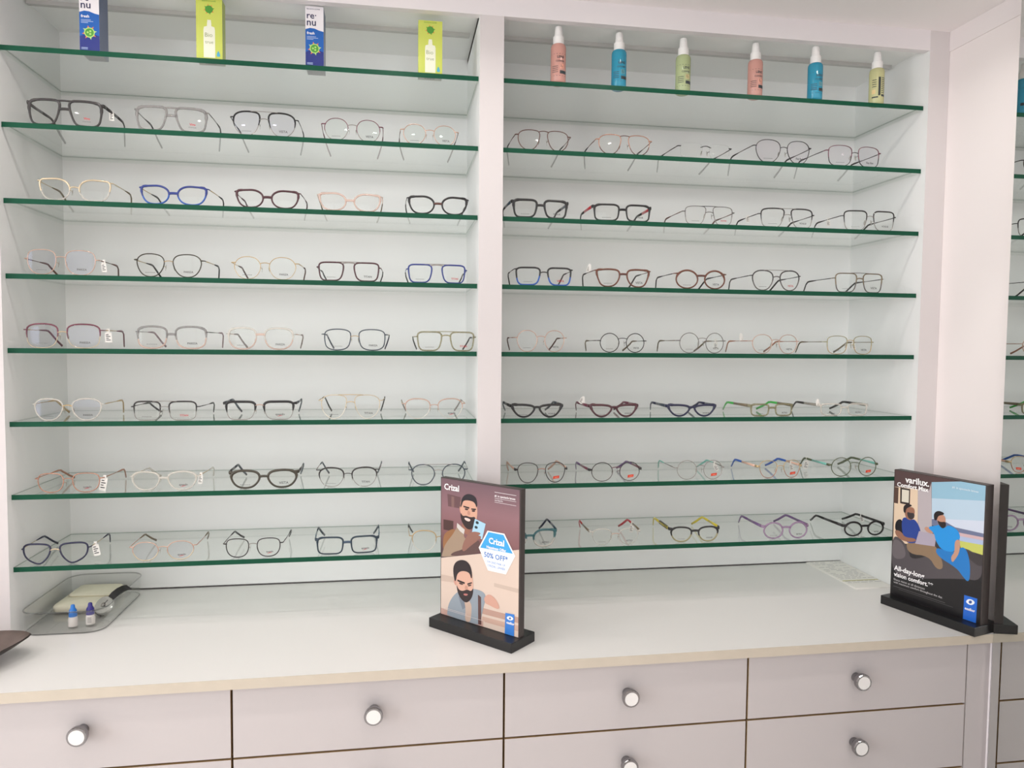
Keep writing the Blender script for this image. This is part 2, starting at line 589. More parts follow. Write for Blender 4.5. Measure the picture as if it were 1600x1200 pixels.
# ------------------------------------------------------------------ eyeglasses
SHAPES = {
    # outline of one lens: x grows towards the temple, z up
    'navig': [(-1.0, .95), (-.2, 1.02), (.55, 1.0), (1.02, .82), (1.0, -.1), (.82, -1), (-.05, -1.02), (-.55, -.98), (-.85, -.1)],
    'aviator': [(-.98, .85), (-.3, 1.05), (.6, 1.0), (1.05, .6), (.95, -.4), (.35, -1.05), (-.3, -1.0), (-.75, -.4)],
    'tear': [(-1.0, .9), (0, 1.05), (.95, .98), (1.05, .3), (.85, -.5), (.1, -1.1), (-.3, -1.05), (-.85, -.2)],
    'round': [(math.cos(2 * math.pi * i / 12), math.sin(2 * math.pi * i / 12)) for i in range(12)],
    'panto': [(-.85, .85), (-.2, 1.05), (.6, 1.0), (1.05, .5), (.85, -.45), (.4, -1.0), (-.4, -1.0), (-.85, -.45), (-1.05, .3)],
    'geo': [(-.5, 1), (.5, 1), (.98, .4), (.92, -.3), (.45, -1), (-.45, -1), (-.92, -.3), (-.98, .4)],
    'hexa': [(-.75, 1), (.75, 1), (1, .35), (.85, -.55), (.4, -1), (-.4, -1), (-.85, -.55), (-1, .35)],
    'softsq': [(-.95, 1), (.95, 1), (1.05, .1), (.85, -1), (-.75, -1), (-1.05, .1)],
    'square': [(-1.0, 1.02), (0, 1.04), (1.0, 1.02), (1.03, .3), (.86, -1), (.1, -1.03), (-.72, -1), (-1.0, .1)],
    'rect': [(-1.0, 1.0), (0, 1.05), (1.0, 1.0), (1.0, 0), (.9, -1), (0, -1.03), (-.85, -1), (-1.0, 0)],
    'ovalcat': [(-.95, .55), (-.4, 1.05), (.5, 1.0), (1.05, .95), (1.0, -.05), (.65, -.9), (0, -1.08), (-.65, -.9), (-1.0, -.2)],
    'cat': [(-.98, .78), (-.1, 1.02), (.6, 1.0), (1.12, 1.1), (.95, .1), (.5, -.85), (0, -1.08), (-.5, -.85), (-.98, .1)],
    'trap': [(-.95, .9), (-.2, 1.05), (.6, 1.0), (1.1, .95), (.95, .0), (.6, -1), (-.45, -1.0), (-.95, -.1)],
}
NP = 40


def outline(shape):
    p = chaikin(SHAPES[shape], 3)
    if shape in ('geo', 'hexa'):
        p = chaikin(SHAPES[shape], 2)
    x0, x1 = min(q[0] for q in p), max(q[0] for q in p)
    z0, z1 = min(q[1] for q in p), max(q[1] for q in p)
    p = [(2 * (q[0] - x0) / (x1 - x0) - 1, 2 * (q[1] - z0) / (z1 - z0) - 1) for q in p]
    # even resampling
    L = [0.0]
    n = len(p)
    for i in range(n):
        a, b = p[i], p[(i + 1) % n]
        L.append(L[-1] + math.hypot(b[0] - a[0], b[1] - a[1]))
    out, j = [], 0
    for k in range(NP):
        d = L[-1] * k / NP
        while L[j + 1] < d:
            j += 1
        t = (d - L[j]) / max(1e-9, L[j + 1] - L[j])
        a, b = p[j], p[(j + 1) % n]
        out.append((a[0] + (b[0] - a[0]) * t, a[1] + (b[1] - a[1]) * t))
    ar = sum(out[i][0] * out[(i + 1) % NP][1] - out[(i + 1) % NP][0] * out[i][1] for i in range(NP))
    return out if ar > 0 else out[::-1]


COLR = {
    'black': (30, 27, 28), 'soft': (52, 48, 48), 'char': (62, 58, 58), 'grey': (112, 106, 104), 'silver': (158, 152, 148),
    'gold': (194, 168, 128), 'pgold': (206, 188, 160), 'rose': (198, 164, 148), 'copper': (180, 132, 112), 'brown': (96, 62, 54),
    'tort': (104, 58, 40), 'maroon': (74, 36, 44), 'plum': (116, 64, 78), 'navy': (34, 36, 66), 'blue': (38, 54, 128),
    'roy': (46, 92, 178), 'teal': (44, 116, 126), 'dteal': (34, 52, 66), 'olive': (158, 150, 112), 'dolive': (62, 56, 44),
    'green': (70, 178, 78), 'mint': (120, 186, 174), 'dgreen': (84, 92, 66), 'peach': (226, 184, 164), 'yellow': (214, 196, 62),
    'lilac': (176, 140, 178), 'purple': (112, 86, 128), 'red': (190, 52, 62), 'slate': (70, 78, 88), 'cream': (224, 216, 204),
    'khaki': (126, 112, 92), 'dblue': (58, 78, 98), 'bluegrey': (84, 108, 122),
}


def frame_mat(c):
    """c: 'name' metal, 'name.p' solid plastic, 'name.c' see-through plastic"""
    n, _, k = c.partition('.')
    rgb = COLR[n]
    if k == 'p':
        return mat('plastic_' + n, rgb, 0.28)
    if k == 'c':
        return clearplastic('clear_' + n, tuple(int(x * .55 + 245 * .45) if n not in ('olive', 'lilac', 'teal') else int(x * .85 + 245 * .15) for x in rgb), 0.62)
    dark = sum(rgb) < 260
    return mat('metal_' + n, rgb, 0.32, metal=0.25 if dark else 0.6)


M_PAD = clearplastic('silicone_nose_pad', (220, 216, 208), 0.45)
M_STICK = mat('red_sticker', (216, 62, 38), 0.5)
M_STICKT = mat('orange_sticker_print', (244, 150, 120), 0.5)
M_MRED = mat('red_lens_print', (196, 48, 60), 0.6)
M_MGREY = mat('grey_lens_print', (120, 118, 118), 0.6)


def bow(x):
    return 1.15 * x * x


DOME = 0.8   # vertical curve of a lens


def make_glasses(x, sz, w, h, shape, kind, cols, label, group, bar=None, mark=None, tagp=None, yaw=0.0, lens=None, y=0.012,
                 bz=.35, hz=.45, gap=.017, pad=None, tlen=1.0, thick=1.0, check=False):
    """one pair: cols = (front top, front bottom, bridge, temple, tip)"""
    g = empty('eyeglasses', (x, y, sz), yaw)
    tag(g, label, 'glasses', group)
    c1, c2, cb, ct, cp = cols
    end = .0045 if kind in ('acet', 'thin') else .006
    rr = {'acet': .0021, 'thin': .0015, 'metal': .0008, 'half': .0007, 'brow': .0007, 'rimless': .0004}[kind] * thick
    rt = {'half': .0016, 'brow': .0026, 'acet': .0026, 'thin': .0017}.get(kind, .0008) * thick
    dep = {'acet': .0019, 'thin': .0015, 'brow': .0016}.get(kind, .0011)
    a = (w - gap - 2 * end) / 4
    b = (h - rr - rt) / 2
    zc = b + rr * 1.05
    base = outline(shape)
    lm = {'b': M_LENSB, 'g': M_LENSG, 'p': M_LENSP}.get(lens, M_LENS)
    mats = [frame_mat(c1), frame_mat(c2)]
    inner = outer = bartip = None
    for s in (-1, 1):
        cx = gap / 2 + a
        pts = [(s * (cx + p[0] * a), zc + p[1] * b, p) for p in base]
        if s < 0:
            pts = pts[::-1]
        # rim
        rings, ms = [], []
        for i in range(NP):
            p0, p1, pm = pts[i - 1], pts[(i + 1) % NP], pts[i]
            tx, tz = p1[0] - p0[0], p1[1] - p0[1]
            L = math.hypot(tx, tz) or 1
            nx, nz = tz / L, -tx / L
            k = max(0.0, min(1.0, pm[2][1] * 1.6 + .35))
            if kind == 'acet' and pm[2][0] > .55 and pm[2][1] > .25:
                r = rt * 1.25
            else:
                r = rr + (rt - rr) * k
            q = []
            for u, v in ((1, 0), (.6, .9), (-.6, .9), (-1, 0), (-.6, -.9), (.6, -.9)):
                q.append((pm[0] + nx * r * u, bow(pm[0]) + dep * v, pm[1] + nz * r * u))
            rings.append(q)
            ms.append(0 if pm[2][1] > -.12 else 1)
        if kind != 'rimless':
            MB().rings(rings, ms, cap=False, loop=True).build('rim', mats, g, True)
        # lens, two faces and an edge
        lb = MB()
        for yo in (-.0006, .0008):
            n = len(lb.v)
            lb.v.append((s * cx, bow(s * cx) + yo - DOME * b * b, zc))
            for rr_ in (.4, .75, 1.0):
                for pm in pts:
                    px = s * cx + (pm[0] - s * cx) * rr_
                    dz = (pm[1] - zc) * rr_
                    lb.v.append((px, bow(px) + yo - DOME * (b * b - dz * dz), zc + dz))
            for i in range(NP):
                j = (i + 1) % NP
                t1 = (n, n + 1 + i, n + 1 + j)
                lb.face(t1 if yo < 0 else t1[::-1])
                for kk in (0, NP):
                    t2 = (n + 1 + kk + i, n + 1 + kk + NP + i, n + 1 + kk + NP + j, n + 1 + kk + j)
                    lb.face(t2 if yo < 0 else t2[::-1])
        if kind in ('rimless', 'half', 'brow'):
            k2 = 3 * NP + 1
            for i in range(NP):
                j = (i + 1) % NP
                lb.face((1 + 2 * NP + i, k2 + 1 + 2 * NP + i, k2 + 1 + 2 * NP + j, 1 + 2 * NP + j), 1)
        lo = lb.build('lens', [lm, M_ACRYL_RIM], g, True)
        # demo print on the lens
        if mark:
            pm_ = MB()
            mx = s * cx
            fn = lambda q: (q[0], bow(q[0]) - .0008 - DOME * (b * b - (q[2] - zc) ** 2), q[2])
            if s < 0:
                wd = a * .75
                for k in range(6):
                    xa, xb = mx - wd / 2 + wd * k / 6, mx - wd / 2 + wd * (k + .7) / 6
                    n = len(pm_.v)
                    zb = zc - b * .66
                    pm_.v += [fn(q) for q in ((xa, 0, zb), (xb, 0, zb), (xb, 0, zb + .0009), (xa, 0, zb + .0009))]
                    pm_.face((n, n + 1, n + 2, n + 3))
                if mark not in ('red', 'sticker', 'swoosh'):
                    pm_.build('lens_print', M_MGREY, lo)
            else:
                ox = mx + a * .1
                if mark == 'sticker':
                    q = [(-.0075, -.0035), (.0065, -.0020), (.0075, .0040), (-.0068, .0026)]
                    n = len(pm_.v)
                    pm_.v += [fn((ox + u, 0, zc - b * .52 + v)) for u, v in q]
                    pm_.face((n, n + 1, n + 2, n + 3), 0)
                    q = [(-.004, -.0012), (.004, -.0004), (.0042, .0012), (-.0038, .0004)]
                    n = len(pm_.v)
                    pm_.v += [(lambda t: (t[0], t[1] - .0003, t[2]))(fn((ox + u, 0, zc - b * .52 + v))) for u, v in q]
                    pm_.face((n, n + 1, n + 2, n + 3), 1)
                    st = pm_.build('sticker', [M_STICK, M_STICKT], lo)
                else:
                    mm = [M_LTEXT]
                    if mark == 'swoosh':
                        put_text(pm_, 'speedo', ox, zc - b * .55, a * .62, 0, 0, .02, align='c', fn=fn)
                        q = [(-.006, -.0035), (.002, -.0016), (.0055, -.0010), (.001, -.0006), (-.002, -.0012)]
                        n = len(pm_.v)
                        pm_.v += [fn((ox + u, 0, zc - b * .52 + v)) for u, v in q]
                        pm_.face(range(n, n + 5), 1)
                        mm = [M_LTEXT, M_MRED]
                    elif mark == 'red':
                        put_text(pm_, 'Vigo', ox, zc - b * .45, a * .4, 0, 0, .03, align='c', fn=fn)
                        put_text(pm_, 'EYEWEAR', ox, zc - b * .66, a * .5, 0, 1, .0, align='c', fn=fn)
                        mm = [M_MRED, M_MGREY]
                    elif mark.startswith('#'):
                        put_text(pm_, mark[1:], ox, zc - b * .62, a * .62, 0, 0, .02, align='c', fn=fn)
                        mm = [M_MRED]
                    else:
                        put_text(pm_, mark, ox, zc - b * .62, a * .66, 0, 0, .02, align='c', fn=fn)
                    pm_.build('lens_print', mm, lo)
        # nearest points for bridge, hinge and bar
        def at(zz, side):
            best = None
            for pm in pts:
                if (pm[2][0] > 0) == (side > 0):
                    d = abs(pm[2][1] - zz)
                    if best is None or d < best[0]:
                        best = (d, pm)
            return best[1]
        pi, po = at(bz, -1), at(hz, 1)
        if s > 0:
            inner, outer = pi, po
            bartip = at(.93, -1)
        # nose pad
        if pad if pad is not None else kind in ('metal', 'half', 'brow', 'rimless'):
            pn = at(-.12, -1)
            pb = MB()
            qx = abs(pn[0]) - .0025
            pb.tube([(s * (abs(pn[0]) - .0004), bow(pn[0]), pn[1] + .003), (s * qx, .006, pn[1] + .002), (s * (qx + .0006), .0075, pn[1])], .00055, 5, 1)
            rg = []
            for t in range(5):
                tt = math.pi * (t + .0) / 4
                rad = max(.0004, math.sin(tt))
                rg.append([(s * (qx - .0006 + .0015 * t / 4 + .0012 * math.cos(2 * math.pi * j / 8) * rad * .5), .0085 + .0032 * math.cos(2 * math.pi * j / 8) * rad + .0012 * math.sin(2 * math.pi * j / 8), pn[1] + .006 - .003 * t) for j in range(8)])
            pb.rings(rg, 0)
            pb.build('nose_pad', [M_PAD, frame_mat(cb)], g, True)
        # end piece and temple
        hx, hzz = abs(po[0]), po[1]
        x_end = w / 2
        te = MB()
        flat = 'p' in ct.partition('.')[2] or 'c' in ct.partition('.')[2]
        ta, tb = (.0013, .0032) if flat else (.0007, .0011)
        if kind == 'acet' and flat:
            tb = .0040
        y0 = bow(hx)
        te.tube([(s * (hx - .001), y0, hzz), (s * (x_end - .001), y0 + .001, hzz), (s * x_end, y0 + .004, hzz), (s * x_end, y0 + .012, hzz)],
                [(.0014, max(rr * 1.5, .0012)), (.0016, tb), (.0014, tb), (ta, tb)], 6, 1)
        L1 = .115 * tlen
        path = [(s * x_end, y0 + .010, hzz), (s * (x_end + .001), .045, hzz), (s * (x_end + .001), .075, hzz)]
        te.tube(path, [(ta, tb), (ta, tb * .85), (ta, tb * .8)], 6, 0)
        to = te.build('temple', [frame_mat(ct), frame_mat(c1 if kind != 'rimless' else cb)], g, True)
        tip = [(s * (x_end + .001), .073, hzz), (s * (x_end + .0005), L1 - .012, hzz), (s * x_end, L1 - .003, hzz - .001), (s * (x_end - .001), L1 + .006, hzz - .006),
               (s * (x_end - .006), L1 + .022, max(.011, hzz * .42)), (s * (x_end - .0105), L1 + .036, .0042)]
        r2 = (.0014, .0022) if not flat else (.0014, .0030)
        MB().tube(tip, [(ta, tb * .8), r2, r2, r2, (.0015, r2[1]), (.0014, .0026)], 6, 0).build('temple_tip', frame_mat(cp), to, True)
        if check and s < 0:
            for k in range(6):
                yy = .018 + .0095 * k
                MB().box((s * x_end - .0020, yy, hzz - tb * 1.0), (s * x_end + .0020, yy + .0048, hzz + tb * 1.0)).build('check_pattern', mat('plastic_black', COLR['black'], .28), to)
        if tagp and tagp[0] == s:
            _, ty, tz, tl, trot = tagp
            tg = MB()
            tw = .0065 if tl > .018 else .0045
            cs, sn = math.cos(trot), math.sin(trot)
            def tr(u, v):
                return (s * x_end + u * cs - v * sn, hzz + tz + u * sn + v * cs)
            tg.prism([tr(-tw, -tl), tr(tw, -tl), tr(tw, 0), tr(-tw, 0)], ty, ty + .0006)
            # paper loop round the temple
            tg.box((s * x_end - .0022, ty - .0004, hzz + min(tz, 0) - .001), (s * x_end + .0034, ty + .0010, hzz + max(tz, 0) + .0042))
            for k in range(4):
                v = -tl * (.25 + .18 * k)
                q = [tr(-tw * .7, v), tr(tw * (.6 if k % 2 else .1), v), tr(tw * (.6 if k % 2 else .1), v + tl * .07), tr(-tw * .7, v + tl * .07)]
                tg.prism(q, ty - .0003, ty, 1)
            tg.build('price_tag', [M_PAPER, M_INK], g)
    # bridge and bars
    bb = MB()
    bx, bzv = abs(inner[0]), inner[1]
    br = {'acet': .0026, 'thin': .0014, 'brow': .0010}.get(kind, .0009)
    up_ = .0008 if kind == 'acet' else .0022
    if '.' in cb and kind == 'acet':
        br = .0028
    n = 7
    path = []
    for i in range(n):
        t = i / (n - 1) * 2 - 1
        path.append((t * (bx + .0006), bow(bx * t) - .0002, bzv + up_ * (1 - t * t)))
    bb.tube(path, [(dep * .9, br * (1.25 if abs(i - 3) == 3 else 1)) for i in range(n)], 6, 0, up=(0, 0, 1))
    if kind == 'rimless':
        for s in (-1, 1):
            bb.tube([(s * bx, bow(bx), bzv), (s * (bx + .004), bow(bx), bzv - .001)], .0009, 5)
    bb.build('bridge', frame_mat(cb), g, True)
    if bar:
        tx, tz = abs(bartip[0]), bartip[1]
        if bar[0] == 'k':      # thick acetate brow bar
            MB().tube([(t * (tx + .004), bow(tx), tz + .0012 - .0006 * t * t) for t in (-1, -.5, 0, .5, 1)], (.0016, .0019), 6).build('brow_bar', frame_mat(c1), g, True)
        else:
            MB().tube([(t * (tx + .008), bow(tx * t) - .0003, tz + .0014 + .0006 * (1 - t * t)) for t in (-1, -.5, 0, .5, 1)], .0008, 5).build('brow_bar', frame_mat(bar), g, True)
    return g


POSN = ['leftmost', 'second from left', 'middle', 'fourth from left', 'rightmost']
K, P_, C_ = 'acet', '.p', '.c'
GL = {
 'left': [
  [ # second shelf from top
   (.109, .140, .053, 'navig', K, ('soft.p', 'soft.p', 'soft.p', 'soft.p', 'soft.p'), 'matte black double-bridge navigator', dict(bar='k', mark='red', tagp=(1, .045, 0, .016, 0), bz=.3, hz=.7)),
   (.306, .140, .051, 'navig', K, ('grey.c', 'grey.c', 'grey.c', 'char', 'char.p'), 'see-through grey double-bridge navigator', dict(bar='k', mark='red', bz=.3, hz=.7)),
   (.485, .133, .051, 'aviator', 'half', ('black', 'silver', 'silver', 'char', 'char'), 'black-topped wire aviator', dict(bar='silver', mark='VISTA', lens='b', thick=1.1)),
   (.661, .125, .046, 'geo', 'metal', ('plum', 'silver', 'silver', 'plum', 'plum'), 'thin plum wire octagon', dict(mark='VISTA', lens='g')),
   (.821, .122, .043, 'geo', 'metal', ('rose', 'rose', 'rose', 'brown', 'brown'), 'rose-gold wire octagon', dict(mark='VISTA', lens='g')),
  ], [
   (.124, .137, .045, 'ovalcat', 'thin', ('pgold', 'cream.c', 'pgold', 'pgold', 'khaki'), 'gold-browed clear cat-eye', dict(pad=True, hz=.75, bz=.1)),
   (.308, .134, .040, 'ovalcat', K, ('blue.p', 'roy.p', 'blue.p', 'gold', 'char'), 'royal blue oval', dict(hz=.75, bz=.15, thick=.8)),
   (.490, .131, .039, 'ovalcat', K, ('maroon.p', 'maroon.p', 'maroon.p', 'maroon', 'maroon'), 'dark maroon oval', dict(hz=.75, bz=.15, thick=.8)),
   (.656, .133, .039, 'ovalcat', K, ('peach.c', 'peach.c', 'peach.c', 'peach', 'khaki'), 'peach see-through cat-eye', dict(hz=.8, bz=.15, thick=.8)),
   (.839, .131, .040, 'ovalcat', K, ('black.p', 'black.p', 'brown', 'black', 'char'), 'glossy black cat-eye', dict(hz=.8, bz=.2, thick=.85, mark='')),
  ], [
   (.096, .135, .050, 'hexa', 'metal', ('rose', 'rose', 'rose', 'brown', 'brown'), 'rose-gold wire geometric', dict(mark='PARIZA', lens='b', hz=.25, bz=.4, tagp=(1, .03, -.003, .018, .1))),
   (.297, .136, .048, 'panto', 'metal', ('dolive', 'dolive', 'gold', 'gold', 'black.p'), 'black rimmed gold-bridge round', dict(mark='PARIZA', thick=1.4)),
   (.484, .134, .047, 'geo', 'metal', ('gold', 'pgold', 'gold', 'gold', 'brown'), 'thin gold octagon', dict(mark='PARIZA')),
   (.653, .132, .041, 'square', 'thin', ('maroon.p', 'maroon.p', 'silver', 'maroon', 'char'), 'maroon flat-top square', dict(bar='silver', mark='TITAN', bz=.9, gap=.022)),
   (.837, .129, .041, 'square', 'thin', ('blue.p', 'blue.p', 'silver', 'blue', 'char'), 'navy blue flat-top square', dict(bar='silver', mark='#TITAN', bz=.9, gap=.022)),
  ], [
   (.096, .147, .050, 'softsq', 'half', ('plum', 'pgold', 'gold', 'gold', 'plum.p'), 'plum and gold two-tone rounded', dict(mark='PARIZA', lens='b', tagp=(1, .03, -.004, .020, .05))),
   (.300, .142, .048, 'softsq', K, ('grey.c', 'peach.c', 'grey.c', 'grey', 'plum.c'), 'clear grey-pink rounded square', dict(mark='PARIZA', thick=.8)),
   (.474, .138, .047, 'hexa', K, ('cream.c', 'peach.c', 'peach.c', 'rose', 'brown.c'), 'clear blush hexagonal', dict(mark='PARIZA', thick=.75)),
   (.665, .137, .046, 'softsq', 'metal', ('slate', 'slate', 'gold', 'gold', 'navy.p'), 'slate rounded-square gold-bridge', dict(mark='PARIZA', thick=1.45)),
   (.857, .130, .043, 'square', 'thin', ('olive.c', 'olive.c', 'olive', 'olive', 'soft.p'), 'pale olive double-bridge square', dict(bar='olive', mark='#TITAN', bz=.5, gap=.019)),
  ], [
   (.102, .131, .046, 'panto', 'thin', ('cream.c', 'cream.c', 'gold', 'gold', 'gold'), 'clear round gold-bridge', dict(mark='PARIZA', lens='b', pad=True)),
   (.285, .133, .040, 'rect', 'half', ('soft', 'silver', 'silver', 'char', 'soft.p'), 'dark half-rim rectangular double-bridge', dict(bar='silver', mark='#TITAN')),
   (.471, .146, .040, 'square', 'brow', ('black.p', 'silver', 'rose', 'slate.p', 'slate.p'), 'black browline', dict(mark='swoosh', hz=.75, bz=.55)),
   (.656, .133, .052, 'aviator', 'metal', ('pgold', 'cream', 'gold', 'gold', 'soft.p'), 'thin gold double-bridge aviator', dict(bar='gold', mark='TITAN')),
   (.832, .135, .044, 'panto', 'half', ('rose', 'cream', 'rose', 'gold', 'silver'), 'faint rose-gold half-rim round', dict(mark='swoosh', thick=.7)),
  ], [
   (.100, .128, .040, 'hexa', 'metal', ('copper', 'copper', 'copper', 'copper', 'copper'), 'copper wire geometric price-tagged', dict(mark='swoosh', thick=1.2, tagp=(1, .012, -.001, .027, -.18))),
   (.281, .134, .041, 'panto', K, ('cream.c', 'cream.c', 'cream.c', 'gold', 'cream.c'), 'crystal clear round gold-hinged', dict(mark='swoosh', thick=.8, tagp=(1, .02, -.002, .018, -.1))),
   (.478, .140, .041, 'panto', K, ('dolive.p', 'dolive.p', 'dolive.p', 'soft.p', 'slate.p'), 'olive-black round acetate', dict(mark='VISTA', hz=.75)),
   (.650, .132, .043, 'panto', 'half', ('soft', 'silver', 'soft', 'brown', 'slate.p'), 'grey wire cat-round', dict(mark='TITAN', hz=.8)),
   (.842, .127, .046, 'geo', 'metal', ('slate', 'slate', 'silver', 'silver', 'slate'), 'slate octagonal straight-bar', dict(bar='silver', mark='', thick=1.5)),
  ], [
   (.073, .127, .044, 'tear', 'thin', ('navy.p', 'navy.p', 'pgold', 'pgold', 'navy.p'), 'navy teardrop aviator price-tagged', dict(mark='', thick=1.1, tagp=(1, .030, -.002, .024, .18))),
   (.277, .130, .040, 'geo', 'metal', ('rose', 'pgold', 'rose', 'rose', 'khaki'), 'pale rose-gold octagon', dict(mark='swoosh', lens='b', thick=1.25)),
   (.455, .121, .041, 'hexa', 'metal', ('soft', 'soft', 'silver', 'soft', 'soft.p'), 'black wire hexagonal', dict(mark='swoosh', thick=1.35, hz=.4)),
   (.648, .133, .039, 'rect', K, ('dteal.p', 'dteal.p', 'dblue.p', 'bluegrey.p', 'dteal.p'), 'dark navy rectangular', dict(mark='swoosh', hz=.75, bz=.35, thick=.75)),
   (.846, .132, .047, 'panto', 'half', ('gold', 'cream', 'gold', 'gold', 'soft.p'), 'gold half-rim round partly behind poster', dict(mark='', thick=.8)),
  ]],
 'right': [
  [
   (1.066, .123, .045, 'aviator', 'metal', ('brown', 'brown', 'brown', 'brown', 'soft.p'), 'brown wire aviator', dict(bz=.75, thick=1.2)),
   (1.248, .127, .045, 'aviator', 'metal', ('copper', 'brown', 'brown', 'brown', 'soft.p'), 'copper-topped wire aviator', dict(bz=.75, thick=1.2)),
   (1.437, .130, .036, 'rect', 'rimless', ('soft', 'soft', 'soft', 'soft', 'soft.p'), 'rimless dark-bridge', dict(mark='', bz=.5, hz=.6)),
   (1.625, .144, .053, 'panto', 'metal', ('soft', 'soft', 'soft', 'char', 'char'), 'thin dark rounded wire', dict(lens='p', mark='Ray-Ban')),
   (1.803, .143, .049, 'softsq', 'metal', ('plum', 'soft', 'char', 'char', 'char'), 'thin plum-grey rounded-square wire', dict(lens='p', mark='Ray-Ban')),
  ], [
   (1.061, .127, .042, 'square', K, ('black.p', 'black.p', 'black.p', 'dblue.p', 'black.p'), 'black square blue-temple', dict(mark='VOGUE', hz=.75)),
   (1.246, .135, .039, 'rect', K, ('black.p', 'black.p', 'black.p', 'red.p', 'black.p'), 'black rectangular red-temple', dict(mark='VOGUE', hz=.8, thick=.85)),
   (1.449, .124, .042, 'navig', 'metal', ('grey', 'silver', 'grey', 'brown', 'brown'), 'silver-grey wire navigator', dict(bar='char', mark='#HAWK')),
   (1.639, .137, .045, 'navig', 'half', ('soft', 'silver', 'silver', 'soft', 'soft'), 'black-topped double-bridge navigator', dict(bar='silver', mark='VOGUE', tagp=(-1, .06, .001, .012, .1))),
   (1.847, .138, .047, 'square', 'half', ('soft', 'silver', 'silver', 'soft', 'char'), 'black-topped square wire', dict(mark='VOGUE', tagp=(-1, .06, -.003, .012, .1))),
  ], [
   (1.070, .130, .041, 'square', 'thin', ('black.p', 'roy.p', 'soft', 'soft', 'soft'), 'black-to-blue square', dict(mark='#VISTA', hz=.75, thick=1.15)),
   (1.250, .129, .042, 'trap', K, ('tort.p', 'tort.p', 'brown', 'brown', 'soft'), 'tortoiseshell angular upswept', dict(mark='VISTA', hz=.8, thick=.8, tagp=(-1, .05, .014, .014, -.25))),
   (1.433, .125, .044, 'round', K, ('tort.p', 'tort.p', 'brown', 'soft', 'soft'), 'tortoiseshell round', dict(mark='VISTA', hz=.6, thick=.8)),
   (1.616, .122, .048, 'panto', 'thin', ('char', 'grey', 'grey', 'char', 'char'), 'grey rounded double-bridge', dict(bar='silver', mark='#VISTA', thick=.85)),
   (1.826, .129, .046, 'square', 'thin', ('khaki', 'grey', 'khaki', 'char', 'char'), 'taupe square double-bridge', dict(bar='grey', mark='VISTA', thick=.75)),
  ], [
   (1.065, .117, .048, 'geo', 'metal', ('rose', 'rose', 'rose', 'copper', 'brown'), 'pale rose-gold octagon', dict(mark='VISTA', hz=.35)),
   (1.251, .113, .044, 'round', 'metal', ('soft', 'soft', 'char', 'char', 'khaki'), 'dark round wire', dict(mark='VISTA', hz=.3, thick=1.2)),
   (1.439, .118, .047, 'round', 'metal', ('grey', 'grey', 'silver', 'khaki', 'khaki'), 'pale grey round wire', dict(mark='VISTA', hz=.3, tagp=(1, .055, -.004, .014, .1))),
   (1.618, .123, .045, 'geo', 'metal', ('rose', 'rose', 'rose', 'copper', 'copper'), 'rose-gold octagon price-tagged', dict(mark='VISTA', hz=.3, tagp=(-1, .05, .014, .014, .2))),
   (1.807, .125, .044, 'softsq', 'metal', ('olive', 'gold', 'gold', 'khaki', 'khaki'), 'olive-gold rectangular price-tagged', dict(mark='VISTA', hz=.3, bz=.45, tagp=(1, .085, -.004, .013, .4))),
  ], [
   (1.058, .119, .032, 'cat', K, ('black.p', 'black.p', 'black.p', 'char.p', 'slate.p'), 'black cat-eye', dict(mark='VOGUE', hz=.85, bz=.58, gap=.012)),
   (1.234, .116, .031, 'cat', K, ('maroon.p', 'maroon.p', 'maroon.p', 'plum.p', 'plum.p'), 'burgundy cat-eye', dict(mark='VOGUE', hz=.85, bz=.58, gap=.012, tagp=(-1, .05, .014, .014, -.6))),
   (1.418, .119, .030, 'cat', K, ('navy.p', 'navy.p', 'navy.p', 'slate.p', 'navy.p'), 'navy cat-eye', dict(mark='VOGUE', hz=.85, bz=.58, gap=.012)),
   (1.614, .112, .030, 'rect', K, ('olive.c', 'olive.c', 'olive.c', 'khaki.p', 'green.p'), 'olive see-through rectangular green-tipped', dict(mark='RETRO', hz=.7, thick=.8)),
   (1.798, .124, .030, 'rect', K, ('cream.c', 'cream.c', 'cream.c', 'khaki.c', 'soft.p'), 'colourless rectangular dark-tipped', dict(mark='RETRO', hz=.7, thick=.75, tagp=(-1, .012, .010, .012, .2))),
  ], [
   (1.070, .119, .046, 'panto', 'metal', ('soft', 'soft', 'copper', 'peach.p', 'peach.p'), 'dark round wire peach-temple', dict(mark='sticker', hz=.35, thick=1.2)),
   (1.241, .124, .044, 'round', 'metal', ('soft', 'grey', 'plum', 'plum.p', 'purple.p'), 'dark round wire purple-temple', dict(mark='sticker', hz=.3, thick=1.2)),
   (1.441, .119, .045, 'round', 'metal', ('silver', 'silver', 'silver', 'grey', 'mint.p'), 'silver round wire mint-tipped', dict(mark='sticker', hz=.3, tagp=(1, .06, -.004, .016, .5))),
   (1.639, .114, .042, 'panto', 'metal', ('gold', 'copper', 'gold', 'peach.p', 'roy.p'), 'gold round wire blue-tipped', dict(mark='sticker', hz=.35, tagp=(1, .05, -.004, .016, .2))),
   (1.829, .127, .046, 'round', 'metal', ('dgreen', 'dgreen', 'dgreen', 'mint.p', 'dgreen.p'), 'dark green round wire', dict(mark='sticker', hz=.3, thick=1.2, gap=.02, tagp=(-1, .10, -.006, .020, -.2))),
  ], [
   (1.045, .124, .042, 'ovalcat', K, ('teal.c', 'cream.c', 'teal.c', 'dblue.p', 'navy.p'), 'teal cat-eye partly behind poster', dict(mark='RETRO', hz=.75)),
   (1.242, .118, .038, 'panto', 'half', ('cream.c', 'cream.c', 'rose', 'khaki.p', 'red.p'), 'near-invisible clear red-tipped', dict(mark='RETRO', hz=.6, thick=.8, tagp=(1, .07, -.003, .018, -.15))),
